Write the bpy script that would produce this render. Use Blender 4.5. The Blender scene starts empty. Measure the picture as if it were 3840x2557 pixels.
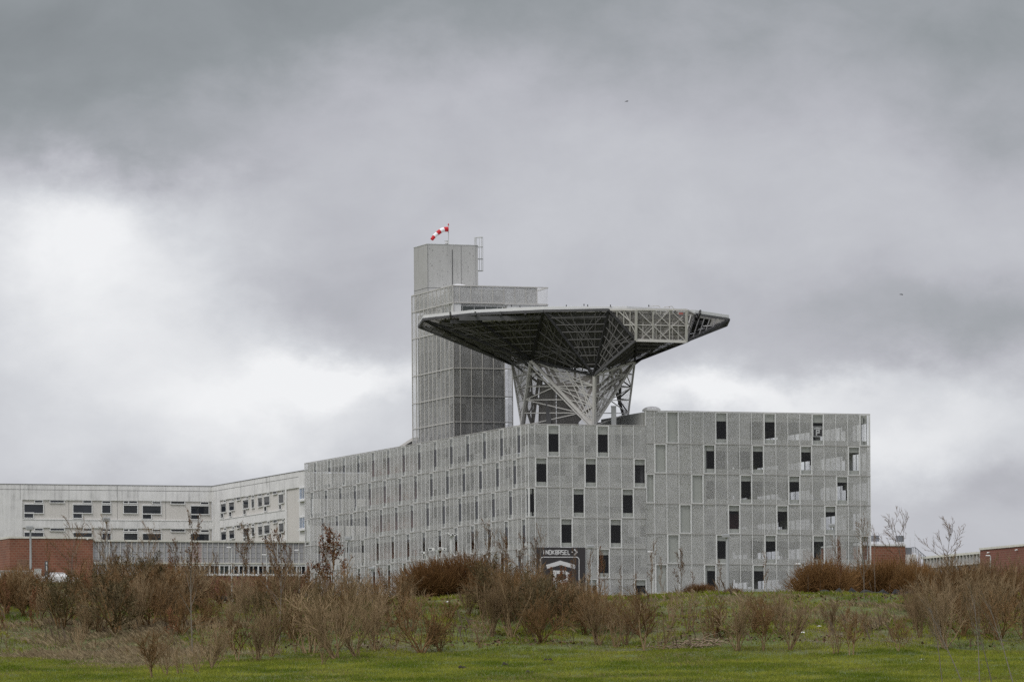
import bpy, math, random
import numpy as np
from mathutils import Vector, Matrix

sc = bpy.context.scene
COL = sc.collection

# ------------------------------------------------------------------ camera
F, CY, RHO, EYE = 20070.7, 2844.6, -0.0075, 1.7      # focal length and horizon row in photo pixels, roll, eye height
cr, sr = math.cos(RHO), math.sin(RHO)
cd = bpy.data.cameras.new('camera')
cd.sensor_width = 36.0
cd.lens = F / 3840 * 36.0
cd.shift_y = (CY - 1278.5) / 3840
cd.clip_start = 1.0
cd.clip_end = 20000.0
cam = bpy.data.objects.new('camera', cd)
COL.objects.link(cam)
cam.matrix_world = Matrix(((cr, -sr, 0, 0), (0, 0, -1, 0), (sr, cr, 0, EYE), (0, 0, 0, 1)))
sc.camera = cam

# ------------------------------------------------------------------ light and exposure
SUN_EL, SUN_AZ = math.radians(52), math.radians(215)   # azimuth clockwise from +Y: behind the camera, a little to its left
world = bpy.data.worlds.new('World')
sc.world = world
world.use_nodes = True
wt = world.node_tree
for n in list(wt.nodes):
    wt.nodes.remove(n)


class NB:
    """Small helper for building node trees."""
    def __init__(s, tree):
        s.t = tree

    def n(s, kind, **kw):
        nd = s.t.nodes.new(kind)
        for k, v in kw.items():
            setattr(nd, k, v)
        return nd

    def put(s, sock, v):
        if isinstance(v, bpy.types.NodeSocket):
            s.t.links.new(v, sock)
        elif v is not None:
            sock.default_value = v

    def m(s, op, a, b=None, c=None, clamp=False):
        nd = s.n('ShaderNodeMath', operation=op)
        nd.use_clamp = clamp
        s.put(nd.inputs[0], a)
        if b is not None:
            s.put(nd.inputs[1], b)
        if c is not None:
            s.put(nd.inputs[2], c)
        return nd.outputs[0]

    def noise(s, vec, scale, detail=4.0, rough=0.55, dist=0.0):
        nd = s.n('ShaderNodeTexNoise')
        s.put(nd.inputs['Vector'], vec)
        nd.inputs['Scale'].default_value = scale
        nd.inputs['Detail'].default_value = detail
        nd.inputs['Roughness'].default_value = rough
        nd.inputs['Distortion'].default_value = dist
        return nd.outputs['Fac']

    def ramp(s, fac, stops, interp='LINEAR'):
        nd = s.n('ShaderNodeValToRGB')
        e = nd.color_ramp.elements
        while len(e) < len(stops):
            e.new(0.5)
        for el, (p, c) in zip(e, stops):
            el.position = p
            el.color = (c[0], c[1], c[2], 1.0)
        nd.color_ramp.interpolation = interp
        s.put(nd.inputs[0], fac)
        return nd.outputs[0]

    def mix(s, fac, a, b, mode='MIX'):
        nd = s.n('ShaderNodeMix', data_type='RGBA', blend_type=mode)
        s.put(nd.inputs['Factor'], fac)
        s.put(nd.inputs[6], a if isinstance(a, bpy.types.NodeSocket) else (*a, 1.0))
        s.put(nd.inputs[7], b if isinstance(b, bpy.types.NodeSocket) else (*b, 1.0))
        return nd.outputs[2]

    def mapping(s, vec, scale):
        nd = s.n('ShaderNodeMapping')
        s.put(nd.inputs['Vector'], vec)
        nd.inputs['Scale'].default_value = scale
        return nd.outputs[0]


def srgb(r, g, b):
    f = lambda v: (v / 255 / 12.92) if v <= 10 else ((v / 255 + 0.055) / 1.055) ** 2.4
    return (f(r), f(g), f(b))


w = NB(wt)
gen = w.n('ShaderNodeTexCoord').outputs['Generated']
sep = w.n('ShaderNodeSeparateXYZ')
w.put(sep.inputs[0], gen)
dx, dy, dz = sep.outputs
wy = w.m('MAXIMUM', dy, 0.2)
cu = w.m('DIVIDE', dx, wy)
cv = w.m('DIVIDE', dz, wy)
# turbulence that frays the edges of the cloud masses
comb = w.n('ShaderNodeCombineXYZ')
w.put(comb.inputs[0], cu)
w.put(comb.inputs[1], w.m('MULTIPLY', cv, 1.45))
warp = w.n('ShaderNodeTexNoise')
w.put(warp.inputs['Vector'], comb.outputs[0])
warp.inputs['Scale'].default_value = 26.0
warp.inputs['Detail'].default_value = 7.0
warp.inputs['Roughness'].default_value = 0.60
wsep = w.n('ShaderNodeSeparateColor')
w.put(wsep.inputs[0], warp.outputs['Color'])
cu2 = w.m('ADD', cu, w.m('MULTIPLY', w.m('SUBTRACT', wsep.outputs[0], 0.5), 0.040))
cv2 = w.m('ADD', cv, w.m('MULTIPLY', w.m('SUBTRACT', wsep.outputs[1], 0.5), 0.030))
K = 3840 / 2355.0
CLOUDS = [  # centre and size of each cloud mass (2355-wide photo scale), brightness
    (1000, -60, 1800, 260, -.30), (60, 190, 420, 200, -.25), (330, 330, 330, 70, -.10), (650, 60, 380, 120, -.05),
    (250, 520, 300, 130, .36), (330, 770, 460, 190, .32), (60, 560, 200, 200, .10), (760, 680, 200, 100, -.16),
    (640, 640, 120, 60, -.05), (840, 850, 190, 70, .36), (560, 900, 300, 70, .18), (150, 1020, 260, 60, .04),
    (600, 1000, 460, 90, .20), (1250, 470, 260, 110, .04), (1650, 330, 500, 90, .02), (1000, 250, 350, 120, .03),
    (1550, 560, 300, 70, .04), (1900, 690, 380, 80, -.08), (2280, 740, 260, 110, -.18), (2330, 180, 330, 260, -.16),
    (1600, 880, 260, 60, .42), (1980, 880, 240, 45, .16), (2040, 1000, 340, 100, .34), (2330, 1130, 160, 60, -.12),
    (1150, 760, 300, 60, -.05), (2100, 420, 300, 90, .05), (850, 500, 200, 90, -.05), (2250, 940, 160, 40, .06),
]
acc = None
for (x, y, rx, ry, amp) in CLOUDS:
    u0, v0 = (x * K - 1920) / F, (CY - y * K) / F
    a = w.m('MULTIPLY', w.m('SUBTRACT', cu2, u0), F / (rx * K))
    b = w.m('MULTIPLY', w.m('SUBTRACT', cv2, v0), F / (ry * K))
    r2 = w.m('ADD', w.m('MULTIPLY', a, a), w.m('MULTIPLY', b, b))
    g = w.m('MULTIPLY', w.m('EXPONENT', w.m('MULTIPLY', r2, -1.0)), amp)
    acc = g if acc is None else w.m('ADD', acc, g)
fine = w.noise(comb.outputs[0], 34.0, 8.0, 0.60, 0.25)
wide = w.noise(w.mapping(gen, (1.0, 1.0, 2.2)), 2.6, 6.0, 0.55)
front = w.m('SMOOTHSTEP', dy, 0.35, 0.75) if False else w.m('MULTIPLY', w.m('SUBTRACT', dy, 0.35), 2.5, clamp=True)
tval = w.m('ADD', 0.57, w.m('MULTIPLY', acc, front))
tval = w.m('ADD', tval, w.m('MULTIPLY', w.m('SUBTRACT', fine, 0.5), 0.25))
tval = w.m('ADD', tval, w.m('MULTIPLY', w.m('SUBTRACT', wide, 0.5), w.m('MULTIPLY', w.m('SUBTRACT', 1.0, front), 0.8)))
cloud = w.ramp(tval, [(0.0, srgb(110, 115, 118)), (0.28, srgb(147, 152, 156)), (0.5, srgb(183, 184, 191)),
                      (0.75, srgb(211, 213, 218)), (1.0, srgb(242, 243, 245))])
# an overcast sky is brighter overhead than near the horizon
zen = w.m('ADD', 1.0, w.m('MULTIPLY', w.m('MULTIPLY', w.m('SUBTRACT', dz, 0.16), 1.5, clamp=True), 1.3))
bg_c = w.n('ShaderNodeBackground')
w.put(bg_c.inputs['Color'], cloud)
w.put(bg_c.inputs['Strength'], zen)
sky = w.n('ShaderNodeTexSky')
sky.sky_type = 'NISHITA'
sky.sun_disc = False
sky.sun_elevation = SUN_EL
sky.sun_rotation = SUN_AZ
bg_s = w.n('ShaderNodeBackground')
w.put(bg_s.inputs['Color'], sky.outputs[0])
bg_s.inputs['Strength'].default_value = 0.08
mixw = w.n('ShaderNodeMixShader')
mixw.inputs[0].default_value = 0.97                   # cloud cover
w.put(mixw.inputs[1], bg_s.outputs[0])
w.put(mixw.inputs[2], bg_c.outputs[0])
wo = w.n('ShaderNodeOutputWorld')
w.put(wo.inputs[0], mixw.outputs[0])

sl = bpy.data.lights.new('sun', 'SUN')
sl.energy = 1.5
sl.angle = math.radians(24)
sl.color = (1.0, 0.96, 0.90)
so = bpy.data.objects.new('sun', sl)
COL.objects.link(so)
sdir = Vector((math.sin(SUN_AZ) * math.cos(SUN_EL), math.cos(SUN_AZ) * math.cos(SUN_EL), math.sin(SUN_EL)))
so.rotation_euler = sdir.to_track_quat('Z', 'Y').to_euler()
so.location = sdir * 300

vs = sc.view_settings
vs.view_transform = 'Standard'
vs.look = 'None'
vs.exposure = 0.0
vs.gamma = 1.0
cy_ = sc.cycles
cy_.max_bounces = 6
cy_.diffuse_bounces = 3
cy_.glossy_bounces = 2
cy_.transparent_max_bounces = 16
cy_.use_denoising = False
cy_.caustics_reflective = False
cy_.caustics_refractive = False


# ------------------------------------------------------------------ pixel <-> world
def ray(px, py):
    xc, zc = (px - 1920) / F, (CY - py) / F
    return np.array([cr * xc - sr * zc, 1.0, sr * xc + cr * zc])


def at(px, py, Y):
    d = ray(px, py) * Y
    return np.array([d[0], d[1], d[2] + EYE])


def at_z(px, py, z):
    d = ray(px, py)
    k = (z - EYE) / d[2]
    return np.array([d[0] * k, d[1] * k, z])


class Frame:
    """A horizontal frame: origin and heading; local x to the right, y away from the viewer."""
    def __init__(s, o, phi):
        s.o = np.array(o, float)
        s.phi = phi
        s.c, s.s = math.cos(phi), math.sin(phi)

    def loc(s, P):
        d = np.asarray(P, float) - s.o
        return np.array([d[0] * s.c + d[1] * s.s, -d[0] * s.s + d[1] * s.c, d[2]])

    def glob(s, p):
        return np.array([s.o[0] + p[0] * s.c - p[1] * s.s, s.o[1] + p[0] * s.s + p[1] * s.c, s.o[2] + p[2]])

    def hit_y(s, px, py, y0=0.0):       # the pixel's ray on the plane local y = y0 -> local point
        d = ray(px, py)
        e = np.array([0, 0, EYE]) - s.o
        a, b = -e[0] * s.s + e[1] * s.c, -d[0] * s.s + d[1] * s.c
        k = (y0 - a) / b
        return s.loc(np.array([d[0] * k, d[1] * k, d[2] * k + EYE]))

    def hit_x(s, px, py, x0=0.0):
        d = ray(px, py)
        e = np.array([0, 0, EYE]) - s.o
        a, b = e[0] * s.c + e[1] * s.s, d[0] * s.c + d[1] * s.s
        k = (x0 - a) / b
        return s.loc(np.array([d[0] * k, d[1] * k, d[2] * k + EYE]))


# ------------------------------------------------------------------ mesh helpers
class MB:
    def __init__(s):
        s.v, s.f = [], []

    def face(s, pts):
        i = len(s.v)
        s.v += [tuple(map(float, p)) for p in pts]
        s.f.append(tuple(range(i, i + len(pts))))
        return s

    def hexa(s, p):     # 8 corners: bottom 4 then top 4
        i = len(s.v)
        s.v += [tuple(map(float, q)) for q in p]
        s.f += [tuple(i + k for k in q) for q in ((0, 3, 2, 1), (4, 5, 6, 7), (0, 1, 5, 4), (1, 2, 6, 5), (2, 3, 7, 6), (3, 0, 4, 7))]
        return s

    def box(s, x0, x1, y0, y1, z0, z1):
        return s.hexa([(x0, y0, z0), (x1, y0, z0), (x1, y1, z0), (x0, y1, z0), (x0, y0, z1), (x1, y0, z1), (x1, y1, z1), (x0, y1, z1)])

    def bar(s, p, q, a, b=None):
        """A straight bar of section a x b between two points."""
        p, q = np.asarray(p, float), np.asarray(q, float)
        b = a if b is None else b
        d = q - p
        L = np.linalg.norm(d)
        if L < 1e-6:
            return s
        d /= L
        up = np.array([0, 0, 1.0]) if abs(d[2]) < 0.95 else np.array([0, 1.0, 0])
        u = np.cross(d, up)
        u /= np.linalg.norm(u)
        v = np.cross(u, d)
        u, v = u * a / 2, v * b / 2
        return s.hexa([p - u - v, p + u - v, q + u - v, q - u - v, p - u + v, p + u + v, q + u + v, q - u + v])

    def tube(s, pts, radii, sides=10, caps=True):
        pts = [np.asarray(p, float) for p in pts]
        n = len(pts)
        rings = []
        ref = None
        for i in range(n):
            d = pts[min(i + 1, n - 1)] - pts[max(i - 1, 0)]
            d = d / (np.linalg.norm(d) + 1e-9)
            if ref is None:
                ref = np.array([1.0, 0, 0]) if abs(d[0]) < 0.8 else np.array([0, 1.0, 0])
            u = ref - d * np.dot(ref, d)
            u /= np.linalg.norm(u)
            ref = u
            v = np.cross(d, u)
            r = radii[i] if hasattr(radii, '__len__') else radii
            b = len(s.v)
            for k in range(sides):
                a = 2 * math.pi * k / sides
                s.v.append(tuple(pts[i] + u * r * math.cos(a) + v * r * math.sin(a)))
            rings.append(b)
        for i in range(n - 1):
            for k in range(sides):
                k2 = (k + 1) % sides
                s.f.append((rings[i] + k, rings[i] + k2, rings[i + 1] + k2, rings[i + 1] + k))
        if caps:
            s.f.append(tuple(rings[0] + k for k in range(sides))[::-1])
            s.f.append(tuple(rings[-1] + k for k in range(sides)))
        return s

    def prism(s, poly, z0, z1):
        n = len(poly)
        i = len(s.v)
        s.v += [(p[0], p[1], z0) for p in poly] + [(p[0], p[1], z1) for p in poly]
        s.f.append(tuple(i + k for k in range(n))[::-1])
        s.f.append(tuple(i + n + k for k in range(n)))
        for k in range(n):
            k2 = (k + 1) % n
            s.f.append((i + k, i + k2, i + n + k2, i + n + k))
        return s

    def build(s, name, m, parent=None, smooth=False):
        me = bpy.data.meshes.new(name)
        me.from_pydata(s.v, [], s.f)
        me.update()
        if m is not None:
            me.materials.append(m)
        if smooth:
            me.polygons.foreach_set('use_smooth', [True] * len(me.polygons))
        o = bpy.data.objects.new(name, me)
        COL.objects.link(o)
        o.parent = parent
        return o


def tag(o, label=None, cat=None, group=None, kind=None):
    if label:
        o['label'] = label
    if cat:
        o['category'] = cat
    if group:
        o['group'] = group
    if kind:
        o['kind'] = kind
    return o


def thing(name, label, cat, loc=(0, 0, 0), rz=0.0, group=None):
    o = bpy.data.objects.new(name, None)
    o.empty_display_size = 0.2
    COL.objects.link(o)
    o.location = tuple(map(float, loc))
    o.rotation_euler = (0, 0, rz)
    return tag(o, label, cat, group)


def raw_mesh(name, verts, faces_loops, nper, m, attr=None):
    """Fast mesh from arrays; every face has nper corners; attr: per-vertex colour."""
    me = bpy.data.meshes.new(name)
    nv, nf = len(verts), len(faces_loops)
    me.vertices.add(nv)
    me.vertices.foreach_set('co', np.ascontiguousarray(verts, np.float32).ravel())
    me.loops.add(nf * nper)
    me.loops.foreach_set('vertex_index', np.ascontiguousarray(faces_loops, np.int32).ravel())
    me.polygons.add(nf)
    me.polygons.foreach_set('loop_start', np.arange(0, nf * nper, nper, dtype=np.int32))
    if attr is not None:
        ca = me.color_attributes.new('tint', 'FLOAT_COLOR', 'POINT')
        c4 = np.ones((nv, 4), np.float32)
        c4[:, :3] = attr
        ca.data.foreach_set('color', c4.ravel())
    me.update(calc_edges=True)
    me.validate()
    if m is not None:
        me.materials.append(m)
    return me


# ------------------------------------------------------------------ materials
def mat(name):
    m = bpy.data.materials.new(name)
    m.use_nodes = True
    t = m.node_tree
    for n in list(t.nodes):
        t.nodes.remove(n)
    b = NB(t)
    out = b.n('ShaderNodeOutputMaterial')
    pr = b.n('ShaderNodeBsdfPrincipled')
    b.put(out.inputs[0], pr.outputs[0])
    b.pr, b.out = pr, out
    return m, b


def obj_coord(b):
    return b.n('ShaderNodeTexCoord').outputs['Object']


def m_plain(name, col, rough=0.6, metal=0.0, vary=0.08, scale=1.5, spec=0.5):
    m, b = mat(name)
    n = b.noise(obj_coord(b), scale, 5.0, 0.6)
    k1, k2 = 1 - vary, 1 + vary
    b.put(b.pr.inputs['Base Color'], b.ramp(n, [(0.3, tuple(c * k1 for c in col)), (0.7, tuple(min(1, c * k2) for c in col))]))
    b.pr.inputs['Roughness'].default_value = rough
    b.pr.inputs['Metallic'].default_value = metal
    b.pr.inputs['Specular IOR Level'].default_value = spec
    return m


def m_concrete(name, col, streak=0.25, pits=0.0, joint=None, stain_top=0.0):
    """Concrete with cloudy tone, rain streaks running down and, if asked, pits."""
    m, b = mat(name)
    oc = obj_coord(b)
    n1 = b.noise(oc, 0.45, 6.0, 0.62)
    n2 = b.noise(b.mapping(oc, (1.6, 1.6, 0.09)), 1.6, 5.0, 0.65)
    n3 = b.noise(oc, 9.0, 3.0, 0.6)
    f = b.m('ADD', b.m('MULTIPLY', n1, 0.5), b.m('MULTIPLY', n2, 0.5))
    dark = tuple(c * (1 - streak * 1.5) for c in col)
    light = tuple(min(1, c * (1 + streak * 0.35)) for c in col)
    c = b.ramp(f, [(0.30, dark), (0.44, tuple(x * (1 - streak * .3) for x in col)), (0.52, col), (0.72, light)])
    c = b.mix(0.22, c, b.ramp(n3, [(0.35, tuple(x * 0.7 for x in col)), (0.65, tuple(min(1, x * 1.2) for x in col))]))
    if pits:
        v = b.n('ShaderNodeTexVoronoi')
        b.put(v.inputs['Vector'], b.mapping(oc, (1.0, 1.0, 0.8)))
        v.inputs['Scale'].default_value = 2.6
        v.inputs['Randomness'].default_value = 1.0
        msk = b.m('LESS_THAN', v.outputs['Distance'], b.m('MULTIPLY', n1, 0.32))
        c = b.mix(b.m('MULTIPLY', msk, pits), c, tuple(x * 0.45 for x in col))
    b.put(b.pr.inputs['Base Color'], c)
    b.pr.inputs['Roughness'].default_value = 0.9
    bump = b.n('ShaderNodeBump')
    bump.inputs['Strength'].default_value = 0.15
    bump.inputs['Distance'].default_value = 0.05
    b.put(bump.inputs['Height'], n3)
    b.put(b.pr.inputs['Normal'], bump.outputs[0])
    return m


def m_mesh(name, col, cu, cv, thr, pw, vary=0.12, rough=0.5, metal=0.0):
    """Perforated or expanded sheet: strands stay, the holes between them are open."""
    m, b = mat(name)
    oc = obj_coord(b)
    s = b.n('ShaderNodeSeparateXYZ')
    b.put(s.inputs[0], oc)
    u = b.m('ADD', s.outputs[0], s.outputs[1])
    a = b.m('COSINE', b.m('MULTIPLY', u, 2 * math.pi / cu))
    c = b.m('COSINE', b.m('MULTIPLY', s.outputs[2], 2 * math.pi / cv))
    val = b.m('ABSOLUTE', b.m('ADD', a, c))
    wn = b.n('ShaderNodeTexWhiteNoise')
    wn.noise_dimensions = '2D'
    cb = b.n('ShaderNodeCombineXYZ')
    b.put(cb.inputs[0], b.m('FLOOR', b.m('DIVIDE', u, pw)))
    b.put(cb.inputs[1], b.m('FLOOR', b.m('DIVIDE', s.outputs[2], 2.9)))
    b.put(wn.inputs['Vector'], cb.outputs[0])
    t = b.m('ADD', thr, b.m('MULTIPLY', b.m('SUBTRACT', wn.outputs['Value'], 0.5), vary * 2))
    hole = b.m('ADD', b.m('MULTIPLY', b.m('SUBTRACT', val, b.m('ADD', t, 0.10)), 1.7), 0.5, clamp=True)
    n = b.noise(oc, 1.2, 4.0, 0.6)
    b.put(b.pr.inputs['Base Color'], b.ramp(n, [(0.3, tuple(x * 0.9 for x in col)), (0.7, tuple(min(1, x * 1.06) for x in col))]))
    b.pr.inputs['Roughness'].default_value = rough
    b.pr.inputs['Metallic'].default_value = metal
    tr = b.n('ShaderNodeBsdfTransparent')
    mx = b.n('ShaderNodeMixShader')
    b.put(mx.inputs[0], hole)
    b.put(mx.inputs[1], b.pr.outputs[0])
    b.put(mx.inputs[2], tr.outputs[0])
    b.put(b.out.inputs[0], mx.outputs[0])
    return m


def m_glass(name, tint=(0.94, 0.95, 0.945), base=0.01):
    """Window glass: clear, with reflection growing at grazing angles."""
    m, b = mat(name)
    lw = b.n('ShaderNodeLayerWeight')
    lw.inputs['Blend'].default_value = 0.5
    refl = b.m('ADD', 0.03, b.m('MULTIPLY', b.m('POWER', lw.outputs['Facing'], 4.6), 0.9))
    gl = b.n('ShaderNodeBsdfGlossy')
    gl.inputs['Roughness'].default_value = 0.02
    n = b.noise(obj_coord(b), 0.8, 2.0)
    bump = b.n('ShaderNodeBump')
    bump.inputs['Strength'].default_value = 0.10
    bump.inputs['Distance'].default_value = 0.02
    b.put(bump.inputs['Height'], n)
    b.put(gl.inputs['Normal'], bump.outputs[0])
    tr = b.n('ShaderNodeBsdfTransparent')
    tr.inputs['Color'].default_value = (*tint, 1)
    mx = b.n('ShaderNodeMixShader')
    b.put(mx.inputs[0], b.m('ADD', refl, base, clamp=True))
    b.put(mx.inputs[1], tr.outputs[0])
    b.put(mx.inputs[2], gl.outputs[0])
    b.put(b.out.inputs[0], mx.outputs[0])
    return m


def m_darkglass(name, col=(0.012, 0.014, 0.018)):
    m, b = mat(name)
    n = b.noise(b.mapping(obj_coord(b), (0.5, 0.5, 0.8)), 0.9, 3.0)
    b.put(b.pr.inputs['Base Color'], b.ramp(n, [(0.35, col), (0.7, tuple(c * 2.2 for c in col))]))
    b.pr.inputs['Roughness'].default_value = 0.06
    b.pr.inputs['Specular IOR Level'].default_value = 0.6
    return m


def m_brick(name, c1, c2, mortar, sx=1.0):
    m, b = mat(name)
    oc = obj_coord(b)
    s = b.n('ShaderNodeSeparateXYZ')
    b.put(s.inputs[0], oc)
    cb = b.n('ShaderNodeCombineXYZ')
    b.put(cb.inputs[0], b.m('ADD', s.outputs[0], s.outputs[1]))
    b.put(cb.inputs[1], s.outputs[2])
    br = b.n('ShaderNodeTexBrick')
    b.put(br.inputs['Vector'], cb.outputs[0])
    br.inputs['Color1'].default_value = (*c1, 1)
    br.inputs['Color2'].default_value = (*c2, 1)
    br.inputs['Mortar'].default_value = (*mortar, 1)
    br.inputs['Scale'].default_value = 1.0
    br.inputs['Brick Width'].default_value = 0.5
    br.inputs['Row Height'].default_value = 0.27
    br.inputs['Mortar Size'].default_value = 0.036
    n = b.noise(oc, 0.5, 5.0, 0.6)
    c = b.mix(0.35, br.outputs[0], b.ramp(n, [(0.3, tuple(x * 0.6 for x in c1)), (0.7, tuple(x * 1.3 for x in c2))]))
    b.put(b.pr.inputs['Base Color'], c)
    b.pr.inputs['Roughness'].default_value = 0.9
    return m


def m_twig(name, c1, c2, rough=0.8):
    """Bark or leaf colour that differs a little between plants and along a plant."""
    m, b = mat(name)
    oi = b.n('ShaderNodeObjectInfo')
    n = b.noise(obj_coord(b), 1.7, 3.0)
    f = b.m('ADD', b.m('MULTIPLY', oi.outputs['Random'], 0.5), b.m('MULTIPLY', n, 0.5))
    b.put(b.pr.inputs['Base Color'], b.ramp(f, [(0.2, c1), (0.8, c2)]))
    b.pr.inputs['Roughness'].default_value = rough
    b.pr.inputs['Specular IOR Level'].default_value = 0.25
    return m


def m_attr(name, rough=0.85, translucent=0.0):
    m, b = mat(name)
    at_ = b.n('ShaderNodeAttribute')
    at_.attribute_name = 'tint'
    b.put(b.pr.inputs['Base Color'], at_.outputs['Color'])
    b.pr.inputs['Roughness'].default_value = rough
    b.pr.inputs['Specular IOR Level'].default_value = 0.2
    if translucent:
        tl = b.n('ShaderNodeBsdfTranslucent')
        b.put(tl.inputs['Color'], at_.outputs['Color'])
        mx = b.n('ShaderNodeMixShader')
        mx.inputs[0].default_value = translucent
        b.put(mx.inputs[1], b.pr.outputs[0])
        b.put(mx.inputs[2], tl.outputs[0])
        b.put(b.out.inputs[0], mx.outputs[0])
    return m


WHITE = m_plain('white_metal', (0.67, 0.675, 0.67), 0.5, vary=0.05)
RAIL = m_plain('weathered_rail', (0.40, 0.39, 0.375), 0.6, vary=0.15)
POLE = m_plain('dull_zinc', (0.34, 0.35, 0.355), 0.55, vary=0.1)
GALV = m_plain('galvanised_steel', (0.50, 0.51, 0.50), 0.5, 0.0, vary=0.10)
PALE = m_plain('pale_steel', (0.50, 0.49, 0.465), 0.55, vary=0.08)
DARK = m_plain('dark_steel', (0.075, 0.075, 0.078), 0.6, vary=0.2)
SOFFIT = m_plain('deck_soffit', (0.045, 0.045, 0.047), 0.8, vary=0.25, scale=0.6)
BLACK = m_plain('black_metal', (0.02, 0.02, 0.022), 0.5)
BOARD = m_plain('sign_black', (0.03, 0.026, 0.028), 0.5, vary=0.05)
SIGNW = m_plain('sign_white', (0.62, 0.62, 0.63), 0.5, vary=0.02)
REDCL = m_plain('red_cloth', (0.50, 0.012, 0.02), 0.7, vary=0.05)
WHTCL = m_plain('white_cloth', (0.80, 0.80, 0.82), 0.7, vary=0.03)
CONC = m_concrete('grey_concrete', (0.42, 0.425, 0.40), 0.10)
CONC_IN = m_concrete('shade_dark_concrete', (0.07, 0.07, 0.075), 0.15)  # interior shade put into a darker concrete colour
CONC_SHAFT = m_concrete('pitted_concrete', (0.42, 0.42, 0.41), 0.22, pits=0.65)
CONC_WHITE = m_concrete('stained_white_concrete', (0.68, 0.678, 0.67), 0.46)
CONC_TAN = m_concrete('tan_panel', (0.58, 0.56, 0.53), 0.10)
CLADMESH = m_mesh('expanded_metal', (0.53, 0.532, 0.522), 0.105, 0.12, 0.47, 1.275, 0.17)
CLADSIDE = m_mesh('expanded_metal_side', (0.53, 0.532, 0.522), 0.105, 0.12, 0.42, 1.275, 0.22)
NETMESH = m_mesh('fine_net', (0.30, 0.28, 0.265), 0.05, 0.05, 1.0, 9.0, 0.0)
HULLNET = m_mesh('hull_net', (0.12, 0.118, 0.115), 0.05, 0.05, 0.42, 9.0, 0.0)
REARNET = m_mesh('rear_net', (0.17, 0.16, 0.15), 0.05, 0.05, 0.40, 9.0, 0.0)
GLASS = m_glass('window_glass')
DGLASS = m_darkglass('dark_window_glass')
GGLASS = m_darkglass('green_window_glass', (0.03, 0.036, 0.034))
BRICK = m_brick('red_brick', (0.17, 0.062, 0.038), (0.25, 0.097, 0.058), (0.25, 0.17, 0.12))
BRICKL = m_brick('bright_red_brick', (0.30, 0.085, 0.05), (0.36, 0.12, 0.07), (0.34, 0.22, 0.17))
BRICKD = m_brick('dark_red_brick', (0.16, 0.055, 0.040), (0.205, 0.072, 0.05), (0.20, 0.13, 0.10))
CREAM = m_plain('cream_coping', (0.62, 0.61, 0.55), 0.6, vary=0.12)
POLY = m_plain('frosted_panel', (0.37, 0.37, 0.385), 0.35, vary=0.10, scale=0.35)
POLYP = m_plain('rosy_frosted_panel', (0.40, 0.325, 0.315), 0.35, vary=0.10, scale=0.35)
ROOFG = m_plain('grey_plant_metal', (0.16, 0.17, 0.19), 0.5)
REDDOOR = m_plain('maroon_paint', (0.09, 0.012, 0.015), 0.5)
BARK = m_twig('young_bark', (0.13, 0.11, 0.085), (0.23, 0.20, 0.165))
TW_GREY = m_twig('grey_twigs', (0.165, 0.110, 0.055), (0.30, 0.215, 0.120))
TW_BROWN = m_twig('brown_twigs', (0.115, 0.064, 0.024), (0.220, 0.130, 0.055))
TW_OLIVE = m_twig('olive_twigs', (0.075, 0.056, 0.024), (0.125, 0.092, 0.038))
TW_GINGER = m_twig('ginger_stems', (0.14, 0.070, 0.024), (0.22, 0.118, 0.040))
LEAF_RED = m_twig('dead_oak_leaves', (0.105, 0.040, 0.018), (0.20, 0.085, 0.038))
LEAF_BR = m_twig('dead_brown_leaves', (0.085, 0.045, 0.024), (0.14, 0.078, 0.042))
GRASSM = m_attr('grass_blades', 0.8, 0.45)
LITTERM = m_attr('leaf_litter', 0.9)
PAPER = m_plain('litter_paper', (0.75, 0.75, 0.74), 0.7)
BLACK_STRIP = m_plain('matt_black', (0.008, 0.008, 0.009), 0.9)
SOIL = m_plain('dark_soil', (0.035, 0.028, 0.02), 0.95, vary=0.4, scale=8)
BIRDM = m_plain('dark_feathers', (0.03, 0.03, 0.032), 0.8)


# ------------------------------------------------------------------ ground
def vnoise(x, y, seed=0):
    """Smooth value noise, arrays in, 0..1 out."""
    x, y = np.asarray(x, float), np.asarray(y, float)
    xi, yi = np.floor(x).astype(np.int64), np.floor(y).astype(np.int64)
    fx, fy = x - xi, y - yi
    fx, fy = fx * fx * (3 - 2 * fx), fy * fy * (3 - 2 * fy)

    def h(a, b):
        k = (a * 374761393 + b * 668265263 + seed * 974634777) & 0x7fffffff
        k = ((k ^ (k >> 13)) * 1274126177) & 0x7fffffff
        return ((k ^ (k >> 16)) & 0xffff) / 65535.0
    return (h(xi, yi) * (1 - fx) + h(xi + 1, yi) * fx) * (1 - fy) + (h(xi, yi + 1) * (1 - fx) + h(xi + 1, yi + 1) * fx) * fy


def fbm(x, y, seed=0, oct=4):
    a, t, s = 0.5, 0.0, 0.0
    for k in range(oct):
        t = t + a * vnoise(x * 2 ** k, y * 2 ** k, seed + k * 17)
        s += a
        a *= 0.5
    return t / s


GY = [-400, 0, 110, 192, 218, 225, 229, 245.5, 249, 256, 280, 330, 400, 480, 498, 514, 30000]
GZ = [0, 0, 0, 4.28, 5.72, 6.2, 6.75, 9.0, 9.22, 9.12, 9.2, 10.4, 12.9, 15.75, 16.55, 17.2, 17.2]


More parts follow.
